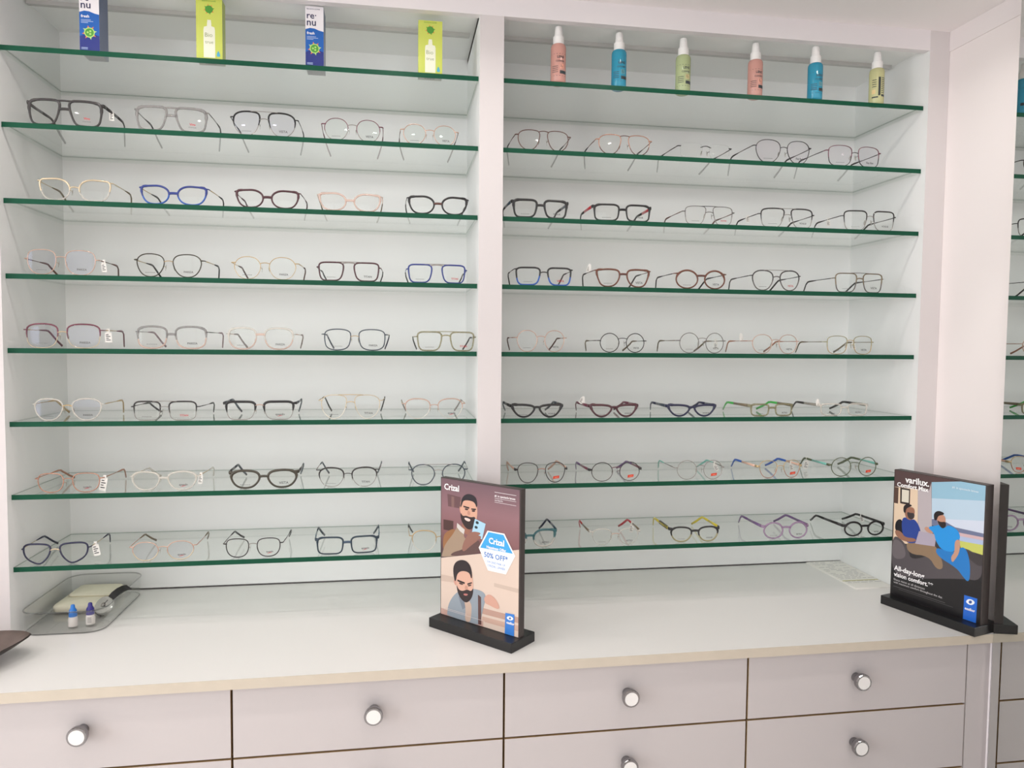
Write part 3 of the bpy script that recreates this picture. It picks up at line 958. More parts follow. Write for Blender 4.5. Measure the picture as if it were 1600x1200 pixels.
   (1.432, .121, .037, 'panto', K, ('black.p', 'olive.p', 'black.p', 'yellow.p', 'yellow.p'), 'black and yellow round', dict(mark='VOGUE', hz=.7, bz=.45, thick=.8, check=True)),
   (1.658, .116, .041, 'round', K, ('lilac.c', 'lilac.c', 'lilac.c', 'purple.p', 'purple.p'), 'lilac see-through round', dict(mark='RETRO', hz=.5, thick=.85)),
   (1.861, .112, .037, 'round', K, ('black.p', 'black.p', 'black.p', 'black.p', 'black.p'), 'black round keyhole', dict(mark='RETRO', hz=.55, thick=.95, tagp=(1, .09, -.002, .014, .4))),
  ]],
}
SHN = ['second', 'third', 'fourth', 'fifth', 'sixth', 'seventh', 'lowest']
rnd = random.Random(5)
for bay in ('left', 'right'):
    for r, row in enumerate(GL[bay]):
        for i, (gx, gw, gh, shp, kd, cols, look, kw) in enumerate(row):
            label = '%s glasses, %s on %s bay\'s %s shelf' % (look, POSN[i], bay, SHN[r])
            make_glasses(gx, SHELF_Z[r + 1], gw, gh, shp, kd, cols, label, 'eyeglasses on %s bay %s shelf' % (bay, SHN[r]), yaw=R(rnd.uniform(-2, 2)), **kw)

# ------------------------------------------------------------------ cartons on the top left shelf
M_RBLUE = mat('carton_blue', (34, 96, 178), 0.22)
M_RNAVY = mat('carton_deep_blue', (42, 54, 128), 0.22)
M_RWHITE = mat('carton_white', (236, 232, 236), 0.25)
M_RSIDE = mat('carton_side_grey_blue', (104, 116, 152), 0.3)
M_LIME = mat('carton_lime', (200, 210, 96), 0.22)
M_LIMES = mat('carton_lime_side', (184, 200, 88), 0.3)
M_LEAF = mat('burst_green', (74, 150, 52), 0.4)
M_LEAFL = mat('burst_light_green', (176, 214, 120), 0.4)
M_ORANGE = mat('burst_orange', (226, 118, 62), 0.4)
M_CREAMP = mat('carton_bottle_print', (232, 234, 214), 0.3)
M_NAVYT = mat('navy_lettering', (30, 32, 78), 0.4)
M_DROP = mat('drop_blue', (70, 168, 204), 0.4)
M_PALE = mat('pale_lettering', (176, 196, 226), 0.4)
M_OLIVET = mat('olive_lettering', (150, 160, 110), 0.4)


def word(parent, m, *a, **k):
    t = MB()
    put_text(t, *a, **k)
    return t.build('lettering', m, parent)


def circle(cx, cz, r, n=20):
    return [(cx + r * math.cos(2 * math.pi * i / n), cz + r * math.sin(2 * math.pi * i / n)) for i in range(n)]


def burst(mb, cx, cz, r, y, io, ig, il):
    for k in range(8):
        a = 2 * math.pi * k / 8 + .2
        flat_poly(mb, [(cx + r * 1.0 * math.cos(a - .22), cz + r * 1.0 * math.sin(a - .22)), (cx + r * 1.55 * math.cos(a), cz + r * 1.55 * math.sin(a)), (cx + r * 1.0 * math.cos(a + .22), cz + r * 1.0 * math.sin(a + .22))], y, io if k % 3 else il)
    flat_poly(mb, circle(cx, cz, r * 1.08), y - .0001, il)
    flat_poly(mb, circle(cx, cz, r * .88), y - .0002, ig)
    for k in range(3):
        flat_poly(mb, circle(cx + r * .35 * math.cos(k * 2.1 + 1), cz + r * .35 * math.sin(k * 2.1 + 1), r * .22, 8), y - .0003, il)


def renu_box(x, w, yb, h, label):
    z0 = SHELF_Z[0]
    o = empty('lens_solution_carton', (x, .012, z0))
    tag(o, label, 'carton', 'lens solution cartons on the top shelf')
    d = yb - .012
    MB().box((-w / 2, 0, 0), (w / 2, d, h), [0, 0, 0, 1, 1, 1]).build('carton', [M_RWHITE, M_RSIDE], o)
    hb = h * .62
    p = MB()
    wave = [(-w / 2, .0), (w / 2, .0), (w / 2, hb * .96), (w * .25, hb * .985), (0, hb * 1.03), (-w * .25, hb * 1.04), (-w / 2, hb * 1.0)]
    flat_poly(p, wave, -.0002, 0)
    flat_poly(p, [(-w / 2, 0), (w / 2, 0), (w / 2, hb * .42), (0, hb * .5), (-w / 2, hb * .4)], -.0003, 1)
    p.build('blue_panel', [M_RBLUE, M_RNAVY], o)
    word(o, M_NAVYT, 're·', -w * .42, h * .80, w * .52, -.0003, 0, .012)
    word(o, M_NAVYT, 'nu', -w * .42, h * .685, w * .5, -.0003, 0, .012)
    word(o, M_NAVYT, 'BAUSCH+LOMB', -w * .42, h * .945, w * .72, -.0003, 0, .0, height=h * .018)
    word(o, M_INKW, 'fresh', -w * .42, h * .54, w * .42, -.0004, 0, .02)
    for k, ll in enumerate((.5, .62, .36)):
        t = MB()
        flat_poly(t, [(-w * .42, h * (.50 - .022 * k)), (-w * .42 + w * ll, h * (.50 - .022 * k)), (-w * .42 + w * ll, h * (.508 - .022 * k)), (-w * .42, h * (.508 - .022 * k))], -.0004)
        t.build('small_print', M_PALE, o)
    for k in range(2):
        t = MB()
        flat_poly(t, [(-w * .42, h * (.05 + .02 * k)), (-w * .1, h * (.05 + .02 * k)), (-w * .1, h * (.058 + .02 * k)), (-w * .42, h * (.058 + .02 * k))], -.0004)
        t.build('small_print', M_PALE, o)
    b = MB()
    burst(b, 0, h * .31, w * .25, -.0004, 0, 1, 2)
    b.build('sunburst_print', [M_ORANGE, M_LEAF, M_LEAFL], o)
    return o


def bio_box(x, w, yb, h, label):
    z0 = SHELF_Z[0]
    o = empty('lens_solution_carton', (x, .012, z0))
    tag(o, label, 'carton', 'lens solution cartons on the top shelf')
    d = yb - .012
    MB().box((-w / 2, 0, 0), (w / 2, d, h), [2, 0, 0, 1, 1, 1]).build('carton', [M_LIME, M_LIMES, M_RWHITE], o)
    p = MB()
    bw = w * .22
    sil = [(-bw, h * .05), (bw, h * .05), (bw, h * .50), (bw * .9, h * .545), (bw * .38, h * .56), (bw * .38, h * .60), (bw * .30, h * .66), (-bw * .30, h * .66), (-bw * .38, h * .60), (-bw * .38, h * .56), (-bw * .9, h * .545), (-bw, h * .50)]
    flat_poly(p, sil, -.0002, 0)
    p.build('bottle_print', M_CREAMP, o)
    word(o, M_OLIVET, 'Bio', -bw * .75, h * .385, bw * 1.3, -.0004, 0, 0.0)
    word(o, M_OLIVET, 'true', -bw * .75, h * .275, bw * 1.45, -.0004, 0, 0.0)
    word(o, M_LEAF, 'BAUSCH+LOMB', -w * .26, h * .955, w * .52, -.0003, 0, .0, height=h * .02)
    t = MB()
    # bar code on the bottom flap
    for k in range(11):
        bx = -w * .22 + w * .44 * k / 11
        n = len(t.v)
        ww = w * (.012 if k % 3 else .022)
        t.v += [(bx, d * .35, -.0002), (bx, d * .75, -.0002), (bx + ww, d * .75, -.0002), (bx + ww, d * .35, -.0002)]
        t.face((n, n + 1, n + 2, n + 3))
    bc = t.build('bar_code', M_INK, o)
    bc['kind'] = 'stuff'
    b = MB()
    burst(b, 0, h * .83, w * .14, -.0003, 0, 1, 1)
    b.build('sunburst_print', [M_ORANGE, M_LEAF], o)
    dr = MB()
    dx, dz, q = w * .34, h * .105, w * .075
    flat_poly(dr, chaikin([(dx - q, dz - q * .2), (dx - q * .6, dz - q * 1.1), (dx + q * .6, dz - q * 1.1), (dx + q, dz - q * .2), (dx + q * .15, dz + q * 1.9), (dx - q * .15, dz + q * 1.9)], 2), -.0003)
    dr.build('drop_print', M_DROP, o)
    return o


renu_box(.1575, .036, .057, .124, 'blue and white lens solution carton at far left of top shelf')
bio_box(.3805, .050, .039, .121, 'lime green lens solution carton between the two blue cartons')
renu_box(.5855, .036, .056, .1225, 'blue and white lens solution carton right of the first lime one')
bio_box(.8215, .050, .042, .112, 'lime green lens solution carton nearest the divider')

# ------------------------------------------------------------------ spray bottles on the top right shelf
def spray(x, yb, rgb, cname, label, textside=False):
    o = empty('spray_bottle', (x, yb - .0165, SHELF_Z[0]))
    tag(o, label, 'spray bottle', 'lens cleaner sprays on the top shelf')
    lm = clearplastic('spray_liquid_' + cname, rgb, 0.34, 0.06)
    r = .0165
    MB().lathe([(r * .72, .0), (r * .93, .0015), (r, .005), (r, .076), (r * .97, .080), (r * .86, .0835), (r * .70, .085)], 28).build('bottle', lm, o, True)
    shade_by_angle(MB().lathe([(.0118, .0845), (.0118, .1005), (.0105, .1015)], 24).build('collar', M_WHITE, o))
    noz = MB().lathe([(.0092, .1015), (.0086, .110), (.0078, .1205), (.0070, .1225)], 24)
    noz.lathe([(.0016, .006), (.0016, .0098)], 8, 0, (0, 0, .113), 'y')
    shade_by_angle(noz.build('spray_head', M_WHITE, o))
    # printed label wrapped round the front of the body
    t = MB()
    R_ = r + .00015

    def wrap(q):
        a = q[0] / R_
        return (R_ * math.sin(a), -R_ * math.cos(a), q[2])
    sh = -.4 if not textside else .25
    def strip(x0, x1, z0, z1, mi):
        n = 6
        k = len(t.v)
        for i in range(n + 1):
            xx = x0 + (x1 - x0) * i / n
            t.v.append(wrap((xx, 0, z0)))
            t.v.append(wrap((xx, 0, z1)))
        for i in range(n):
            t.face((k + 2 * i, k + 2 * i + 2, k + 2 * i + 3, k + 2 * i + 1), mi)
    if not textside:
        strip(-.020, .020, .0605, .0612, 0)
        put_text(t, 'LENS', -.006, .052, .016, 0, 0, .03, fn=wrap)
        put_text(t, 'CLEANER', -.009, .044, .020, 0, 0, .02, fn=wrap)
        strip(.000, .010, .030, .040, 1)
        put_text(t, 'b', .002, .032, .005, 0, 0, .03, fn=wrap)
        for k in range(4):
            strip(-.018, -.004, .022 + k * .004, .0232 + k * .004, 0)
        strip(.000, .018, .019, .026, 0)
        strip(-.020, .020, .0145, .0152, 0)
    else:
        strip(-.006, -.001, .020, .062, 0)
        for k in range(9):
            strip(.001, .012, .026 + k * .0042, .0274 + k * .0042, 0)
        strip(.001, .012, .018, .023, 0)
        strip(-.020, -.012, .024, .034, 1)
        for k in range(4):
            strip(-.020, -.010, .040 + k * .005, .0415 + k * .005, 0)
        strip(-.020, -.006, .015, .018, 0)
    t.build('label_print', [mat('spray_dark_print', (44, 52, 56), 0.5), mat('spray_emblem_' + cname, tuple(int(v * .75 + (180, 90, 40)[i] * .25) for i, v in enumerate(rgb)), 0.4)], o)
    return o


spray(1.098, .036, (226, 172, 160), 'pink', 'pink lens cleaner spray bottle nearest the divider')
spray(1.2364, .043, (52, 164, 196), 'blue', 'bright blue spray bottle between pink and pale green sprays')
spray(1.386, .045, (196, 208, 160), 'green', 'pale green spray bottle, third from the divider')
spray(1.5569, .041, (226, 172, 160), 'pink', 'pink spray bottle between pale green and blue sprays')
spray(1.7002, .034, (52, 164, 196), 'blue', 'bright blue spray bottle beside the yellow one')
spray(1.8582, .038, (218, 216, 164), 'yellow', 'pale yellow spray bottle with sideways print at far right', True)

# ------------------------------------------------------------------ poster stands on the worktop
POSTER_A=[
 ('picture',0,(104, 76, 79),[(0.082,0.887),(0.261,0.879),(0.262,0.798),(0.093,0.798)]),
 ('picture',0,(128, 98, 94),[(0.137,0.874),(0.174,0.872),(0.175,0.798),(0.138,0.799)]),
 ('picture2',0,(78, 54, 52),[(0.03,0.697),(0.166,0.699),(0.165,0.625),(0.031,0.623)]),
 ('picture3',1,(150, 105, 70),[(0.049,0.606),(0.213,0.659),(0.171,0.535),(0.032,0.456),(0.021,0.541)]),
 ('lower',0,(216, 196, 182),[(-0.001,0.413),(1.001,0.597),(1.0,0.0),(-0.0,0.0)]),
 ('lower',0,(200, 178, 164),[(-0.003,0.292),(0.166,0.297),(0.192,0.258),(-0.002,0.243)]),
 ('lower',0,(200, 180, 166),[(0.697,0.33),(0.997,0.333),(0.993,0.304),(0.698,0.305)]),
 ('lower',0,(186, 150, 136),[(0.559,0.134),(0.999,0.141),(0.998,0.101),(0.551,0.092)]),
 ('lower',0,(200, 166, 150),[(0.552,0.074),(0.999,0.084),(0.997,0.045),(0.548,0.039)]),
 ('lower',0,(196, 160, 148),[(-0.004,0.046),(0.566,0.041),(0.564,0.0),(-0.0,0.002)]),
 ('figure',1,(160, 138, 118),[(0.24,0.695),(0.312,0.642),(0.305,0.587),(0.511,0.576),(0.529,0.514),(0.004,0.416),(0.01,0.435),(0.055,0.521),(0.166,0.607),(0.213,0.661)]),
 ('figure',1,(96, 72, 70),[(0.12,0.437),(0.153,0.472),(0.31,0.515),(0.494,0.609),(0.524,0.577),(0.516,0.51)]),
 ('figure',1,(150, 102, 86),[(0.269,0.71),(0.399,0.694),(0.382,0.62),(0.302,0.629)]),
 ('figure',0,(205, 200, 196),[(0.217,0.692),(0.265,0.673),(0.318,0.655),(0.307,0.621),(0.256,0.636),(0.213,0.661)]),
 ('figure',1,(200, 146, 128),[(0.245,0.813),(0.275,0.814),(0.283,0.764),(0.255,0.769)]),
 ('figure',1,(212, 164, 142),[(0.261,0.878),(0.472,0.886),(0.484,0.775),(0.457,0.718),(0.4,0.677),(0.335,0.675),(0.276,0.711),(0.259,0.788)]),
 ('figure',1,(52, 40, 42),[(0.262,0.774),(0.291,0.747),(0.334,0.757),(0.395,0.749),(0.459,0.763),(0.453,0.718),(0.416,0.669),(0.356,0.659),(0.298,0.688),(0.263,0.728)]),
 ('figure',1,(232, 208, 200),[(0.308,0.739),(0.351,0.742),(0.4,0.734),(0.377,0.717),(0.327,0.722)]),
 ('figure',1,(190, 140, 122),[(0.354,0.795),(0.385,0.793),(0.392,0.765),(0.351,0.763)]),
 ('figure',1,(44, 40, 46),[(0.258,0.797),(0.271,0.868),(0.323,0.906),(0.394,0.915),(0.462,0.899),(0.481,0.856),(0.472,0.819),(0.447,0.862),(0.364,0.868),(0.297,0.859),(0.281,0.826)]),
 ('figure',0,(44, 36, 38),[(0.299,0.823),(0.379,0.819),(0.375,0.808),(0.3,0.813)]),
 ('figure',0,(44, 36, 38),[(0.402,0.814),(0.464,0.818),(0.462,0.808),(0.402,0.805)]),
 ('figure',1,(70, 52, 50),[(0.316,0.808),(0.366,0.808),(0.362,0.796),(0.322,0.794)]),
 ('figure',1,(70, 52, 50),[(0.407,0.803),(0.455,0.808),(0.452,0.794),(0.412,0.791)]),
 ('figure',0,(166, 206, 228),[(0.451,0.746),(0.588,0.726),(0.544,0.612),(0.41,0.638)]),
 ('figure',1,(40, 52, 60),[(0.463,0.734),(0.5,0.731),(0.5,0.712),(0.46,0.713)]),
 ('figure',1,(40, 52, 60),[(0.45,0.699),(0.487,0.696),(0.487,0.679),(0.447,0.679)]),
 ('figure',1,(146, 104, 92),[(0.344,0.616),(0.417,0.655),(0.523,0.658),(0.52,0.643),(0.49,0.635),(0.534,0.633),(0.526,0.615),(0.491,0.609),(0.484,0.594),(0.398,0.55),(0.303,0.49),(0.278,0.523)]),
 ('figure2',1,(146, 156, 166),[(0.088,0.024),(0.11,0.1),(0.197,0.184),(0.308,0.227),(0.43,0.253),(0.573,0.251),(0.602,0.211),(0.564,0.135),(0.542,0.067),(0.533,0.01),(0.438,-0.013),(0.09,0.003)]),
 ('figure2',0,(120, 130, 142),[(0.313,0.167),(0.24,0.168),(0.296,0.081),(0.362,0.115)]),
 ('figure2',1,(196, 170, 154),[(0.313,0.161),(0.415,0.153),(0.414,0.064),(0.397,-0.003),(0.325,-0.003),(0.341,0.088)]),
 ('figure2',0,(94, 64, 62),[(0.497,0.219),(0.537,0.207),(0.542,0.012),(0.502,0.01)]),
 ('figure2',1,(208, 160, 142),[(0.571,0.212),(0.638,0.247),(0.714,0.226),(0.763,0.187),(0.767,0.158),(0.708,0.157),(0.639,0.168),(0.587,0.171)]),
 ('figure2',1,(206, 152, 136),[(0.172,0.279),(0.206,0.277),(0.219,0.238),(0.185,0.247)]),
 ('figure2',1,(218, 172, 152),[(0.193,0.37),(0.413,0.394),(0.435,0.281),(0.433,0.239),(0.402,0.175),(0.348,0.146),(0.263,0.166),(0.214,0.237)]),
 ('figure2',1,(50, 38, 40),[(0.21,0.255),(0.245,0.215),(0.298,0.213),(0.357,0.236),(0.41,0.227),(0.436,0.26),(0.435,0.215),(0.407,0.17),(0.349,0.135),(0.292,0.145),(0.234,0.182)]),
 ('figure2',1,(190, 118, 112),[(0.306,0.198),(0.373,0.205),(0.356,0.189),(0.316,0.185)]),
 ('figure2',1,(196, 146, 128),[(0.329,0.26),(0.36,0.261),(0.371,0.233),(0.322,0.229)]),
 ('figure2',1,(46, 36, 40),[(0.186,0.269),(0.164,0.351),(0.19,0.403),(0.259,0.433),(0.343,0.438),(0.403,0.407),(0.424,0.339),(0.41,0.313),(0.384,0.362),(0.276,0.357),(0.221,0.325),(0.209,0.273)]),
 ('figure2',0,(44, 34, 36),[(0.226,0.287),(0.327,0.28),(0.321,0.267),(0.227,0.275)]),
 ('figure2',0,(44, 34, 36),[(0.357,0.277),(0.418,0.296),(0.421,0.287),(0.362,0.267)]),
 ('figure2',1,(74, 54, 52),[(0.246,0.271),(0.305,0.269),(0.302,0.257),(0.252,0.257)]),
 ('figure2',1,(74, 54, 52),[(0.364,0.266),(0.412,0.28),(0.411,0.268),(0.369,0.257)]),
 ('badge',0,(250, 250, 252),[(0.613,0.682),(0.821,0.685),(0.953,0.549),(0.843,0.41),(0.623,0.407),(0.504,0.551)]),
 ('badge',0,(64, 166, 228),[(0.624,0.674),(0.811,0.675),(0.924,0.561),(0.522,0.553)]),
 ('tab',0,(60, 128, 212),[(0.841,0.147),(0.95,0.152),(0.947,-0.0),(0.836,-0.001)]),
 ('tab',1,(240, 244, 250),[(0.853,0.116),(0.877,0.131),(0.918,0.134),(0.942,0.121),(0.916,0.106),(0.879,0.104)]),
 ('tab',1,(80, 110, 170),[(0.884,0.123),(0.91,0.128),(0.911,0.113),(0.885,0.109)]),
]
POSTER_B=[
 ('room',0,(228, 204, 178),[(-0.0,0.887),(0.276,0.891),(0.302,0.448),(0.007,0.421)]),
 ('room',0,(186, 176, 180),[(0.276,0.891),(0.427,0.956),(0.459,0.528),(0.306,0.449)]),
 ('room',0,(88, 68, 68),[(0.0,1.0),(0.743,0.999),(0.431,0.954),(0.406,0.887),(-0.002,0.863)]),
 ('room',0,(150, 190, 212),[(0.431,0.952),(0.743,0.997),(1.0,1.0),(1.001,0.888),(0.439,0.831)]),
 ('room',0,(186, 208, 226),[(0.439,0.831),(1.001,0.888),(1.004,0.745),(0.449,0.68)]),
 ('room',0,(208, 216, 232),[(0.449,0.68),(1.004,0.745),(1.003,0.649),(0.704,0.644),(0.451,0.642)]),
 ('room',0,(112, 120, 150),[(0.448,0.673),(0.532,0.693),(0.703,0.653),(1.003,0.655),(1.002,0.623),(0.707,0.61),(0.452,0.629)]),
 ('room',0,(206, 176, 180),[(0.706,0.62),(1.002,0.628),(1.0,0.606),(0.736,0.596)]),
 ('room',0,(176, 190, 220),[(0.736,0.596),(1.0,0.606),(1.0,0.571),(0.757,0.563)]),
 ('room',0,(198, 202, 104),[(0.753,0.562),(1.0,0.573),(1.0,0.502),(0.771,0.51)]),
 ('room',0,(52, 42, 42),[(0.071,0.866),(0.19,0.868),(0.191,0.743),(0.076,0.742)]),
 ('room',0,(222, 216, 200),[(0.091,0.854),(0.177,0.856),(0.178,0.759),(0.093,0.757)]),
 ('room',0,(90, 66, 58),[(0.0,0.861),(0.05,0.862),(0.05,0.735),(-0.001,0.735)]),
 ('couch',1,(84, 78, 82),[(-0.004,0.446),(0.041,0.48),(0.143,0.445),(0.196,0.389),(0.233,0.317),(0.519,0.424),(0.769,0.534),(1.002,0.481),(1.01,0.313),(0.809,0.295),(0.246,0.175),(-0.001,0.176)]),
 ('couch',1,(108, 100, 104),[(0.001,0.433),(0.054,0.456),(0.145,0.419),(0.175,0.319),(0.002,0.285)]),
 ('couch',1,(66, 60, 62),[(0.788,0.519),(0.999,0.48),(0.996,0.407),(0.867,0.442)]),
 ('figure',1,(142, 118, 94),[(0.155,0.445),(0.29,0.466),(0.479,0.486),(0.539,0.454),(0.608,0.328),(0.523,0.303),(0.433,0.39),(0.204,0.362)]),
 ('figure',1,(30, 28, 34),[(0.029,0.596),(0.105,0.627),(0.135,0.534),(0.114,0.493),(0.023,0.517)]),
 ('figure',1,(46, 70, 146),[(0.102,0.624),(0.151,0.645),(0.204,0.63),(0.263,0.645),(0.334,0.571),(0.315,0.516),(0.29,0.462),(0.164,0.441),(0.111,0.519)]),
 ('figure',1,(150, 106, 86),[(0.02,0.525),(0.103,0.523),(0.146,0.483),(0.277,0.498),(0.28,0.469),(0.134,0.448),(0.04,0.477)]),
 ('figure',1,(156, 110, 90),[(0.122,0.717),(0.239,0.737),(0.259,0.693),(0.227,0.641),(0.204,0.625),(0.146,0.637)]),
 ('figure',1,(66, 58, 60),[(0.162,0.689),(0.199,0.684),(0.253,0.69),(0.251,0.65),(0.212,0.631),(0.172,0.646)]),
 ('figure',1,(44, 38, 40),[(0.12,0.677),(0.117,0.729),(0.172,0.753),(0.226,0.745),(0.195,0.73),(0.151,0.711),(0.147,0.673)]),
 ('figure',0,(174, 164, 180),[(0.311,0.56),(0.509,0.568),(0.495,0.474),(0.273,0.456)]),
 ('figure2',1,(40, 122, 196),[(0.505,0.47),(0.61,0.465),(0.72,0.47),(0.791,0.531),(0.848,0.495),(0.881,0.384),(0.872,0.271),(0.797,0.314),(0.746,0.356),(0.52,0.409)]),
 ('figure2',1,(190, 144, 122),[(0.364,0.591),(0.401,0.613),(0.478,0.58),(0.456,0.561),(0.397,0.569)]),
 ('figure2',1,(44, 148, 224),[(0.398,0.607),(0.509,0.635),(0.54,0.649),(0.595,0.625),(0.632,0.662),(0.741,0.638),(0.769,0.574),(0.705,0.552),(0.724,0.469),(0.573,0.458),(0.498,0.523),(0.486,0.571)]),
 ('figure2',1,(196, 150, 128),[(0.705,0.557),(0.765,0.575),(0.763,0.483),(0.728,0.427),(0.688,0.384),(0.673,0.431),(0.713,0.469)]),
 ('figure2',1,(192, 142, 120),[(0.491,0.722),(0.594,0.728),(0.606,0.667),(0.572,0.629),(0.522,0.641)]),
 ('figure2',1,(48, 40, 40),[(0.51,0.68),(0.542,0.665),(0.605,0.68),(0.608,0.643),(0.573,0.619),(0.529,0.642)]),
 ('figure2',1,(40, 34, 36),[(0.477,0.669),(0.468,0.719),(0.515,0.75),(0.584,0.742),(0.58,0.726),(0.519,0.711),(0.507,0.674)]),
 ('tab',0,(36, 104, 206),[(0.829,0.179),(0.962,0.181),(0.958,-0.001),(0.825,-0.007)]),
 ('tab',1,(240, 244, 250),[(0.846,0.134),(0.869,0.159),(0.911,0.164),(0.944,0.149),(0.915,0.123),(0.873,0.12)]),
 ('tab',1,(60, 90, 160),[(0.877,0.149),(0.908,0.156),(0.91,0.134),(0.879,0.127)]),
]
PW, PH = 0.206, 0.292


def gradient_print(name, stops, axis=2, vig=None):
    """printed background: colours run over the sheet itself"""
    m = bpy.data.materials.new(name)
    m.use_nodes = True
    nt = m.node_tree
    b = nt.nodes['Principled BSDF']
    b.inputs['Roughness'].default_value = 0.3
    tc = nt.nodes.new('ShaderNodeTexCoord')
    sp = nt.nodes.new('ShaderNodeSeparateXYZ')
    nt.links.new(tc.outputs['Generated'], sp.inputs[0])
    r = nt.nodes.new('ShaderNodeValToRGB')
    els = r.color_ramp.elements
    els[0].position, els[0].color = stops[0][0], lin(stops[0][1])
    els[1].position, els[1].color = stops[-1][0], lin(stops[-1][1])
    for p, c in stops[1:-1]:
        e = els.new(p)
        e.color = lin(c)
    nt.links.new(sp.outputs[axis], r.inputs[0])
    nt.links.new(r.outputs[0], b.inputs['Base Color'])
    return m


def poster_stand(name_label, loc, rz, art, bg, letters, thick):
    o = empty('poster_stand', loc, rz)
    tag(o, name_label, 'poster stand', 'poster stands on the worktop')
    MB().box((-.109, -.0385, 0), (.109, .0385, .0195), 0, .0012).build('base', M_BLACK, o)
    x0, z0 = -PW / 2, .0195
    bd = MB().box((x0 - .002, -thick / 2, z0), (x0 + PW + .002, thick / 2, z0 + PH), 0).build('board', M_BOARD, o)
    MB().box((x0, -thick / 2 - .0006, z0 + .0005), (x0 + PW - .001, -thick / 2, z0 + PH - .0015)).build('poster_sheet', bg, bd)
    y = -thick / 2 - .0006
    names = {'picture': 'printed_picture', 'picture2': 'printed_picture', 'picture3': 'printed_picture', 'backdrop2': 'printed_backdrop', 'backdrop3': 'printed_backdrop', 'backdrop4': 'printed_backdrop',  'lower': 'printed_backdrop', 'figure': 'printed_person', 'figure2': 'printed_person', 'badge': 'offer_badge', 'tab': 'logo_tab', 'room': 'printed_backdrop', 'couch': 'printed_couch'}
    groups, order = {}, []
    for k, (g, sm, rgb, pts) in enumerate(art):
        if g not in groups:
            groups[g] = (MB(), [])
            order.append(g)
        mb, ms = groups[g]
        pm = mat('print_%d_%d_%d' % rgb, rgb, 0.32)
        if pm not in ms:
            ms.append(pm)
        pp = [(max(.0, min(.995, u)), max(.003, min(.995, v))) for u, v in pts]
        if sm:
            pp = chaikin(pp, 2)
        flat_poly(mb, [(x0 + u * PW, z0 + v * PH) for u, v in pp], y - .00002 * (k + 1), ms.index(pm))
    for g in order:
        groups[g][0].build(names[g], groups[g][1], bd)
    for (s, u, v, wd, hh, rgb, bold) in letters:
        pm = mat('print_%d_%d_%d' % rgb, rgb, 0.32)
        t = MB()
        if s is None:
            flat_poly(t, [(x0 + u * PW, z0 + v * PH), (x0 + (u + wd) * PW, z0 + v * PH), (x0 + (u + wd) * PW, z0 + (v + hh) * PH), (x0 + u * PW, z0 + (v + hh) * PH)], y - .0014)
            t.build('rule_line', pm, bd)
        else:
            put_text(t, s, x0 + u * PW, z0 + v * PH, wd * PW, y - .0014, 0, bold, height=hh * PH if hh else None)
            t.build('lettering', pm, bd)
    return o


W_ = (248, 246, 247)
BL = (58, 124, 200)
LB = (120, 160, 214)
poster_stand('tabletop poster stand with smiling man, selfie and fifty percent offer badge', (.9218, -.1105, TOP_Z), R(-46.4), POSTER_A,
             gradient_print('mauve_printed_sheet', [(0, (60, 48, 54)), (.45, (70, 52, 58)), (.62, (132, 92, 94)), (.8, (142, 106, 112)), (1, (112, 88, 96))]),
             [('Crizal', .045, .918, .20, None, W_, .025), ('Crizal', .632, .598, .19, None, W_, .03), ('Happiness Offer', .606, .562, .24, None, W_, .03),
              ('50% OFF*', .575, .497, .29, None, BL, .012), ('ON 2ND PAIR OF', .612, .462, .225, None, LB, 0), ('CRIZAL LENSES', .620, .436, .215, None, LB, 0),
              (None, .70, .955, .26, .0025, W_, 0), ('#1 in spectacle lenses', .70, .925, .25, None, W_, .02), (None, .70, .914, .26, .002, W_, 0),
              ('worldwide', .70, .897, .10, None, W_, .0), (None, .70, .887, .26, .002, W_, 0),
              ('essilor', .858, .078, .095, None, W_, .03), (None, .05, .055, .30, .0022, (226, 214, 210), 0), (None, .05, .045, .54, .0022, (226, 214, 210), 0)], .014)
poster_stand('tabletop poster stand with two seated men on a dark couch, beside mirror', (1.9273, -.1491, TOP_Z), R(-73.2), POSTER_B,
             gradient_print('dark_printed_sheet', [(0, (28, 26, 28)), (.3, (34, 32, 34)), (.42, (60, 56, 58)), (1, (90, 72, 70))]),
             [('varilux.', .13, .915, .28, None, W_, .03), ('Comfort Max', .035, .873, .37, None, W_, .03), ('All-day-long', .035, .208, .36, None, W_, .03),
              ('vision comfort.**', .035, .158, .46, None, W_, .03), ('Sharp vision at all distances', .035, .124, .37, None, (214, 210, 210), 0),
              ('with maximum comfort throughout the day.', .035, .102, .57, None, (214, 210, 210), 0), (None, .035, .075, .60, .0022, (120, 116, 118), 0), (None, .1, .062, .62, .0018, (110, 106, 108), 0),
              ('essilor', .842, .078, .105, None, W_, .03), ('#1 in spectacle lenses', .66, .937, .27, None, (226, 234, 240), .01)], .022)

# ------------------------------------------------------------------ acrylic tray and what lies in it
TX0, TX1, TY0, TY1, TH = .006, .166, -.006, .250, .046


def rrect(x0, x1, y0, y1, r, n=6):
    pts = []
    for cx, cy, a0 in ((x1 - r, y0 + r, -90), (x1 - r, y1 - r, 0), (x0 + r, y1 - r, 90), (x0 + r, y0 + r, 180)):
        for i in range(n + 1):
            a = R(a0 + 90 * i / n)
            pts.append((cx + r * math.cos(a), cy + r * math.sin(a)))
    return pts


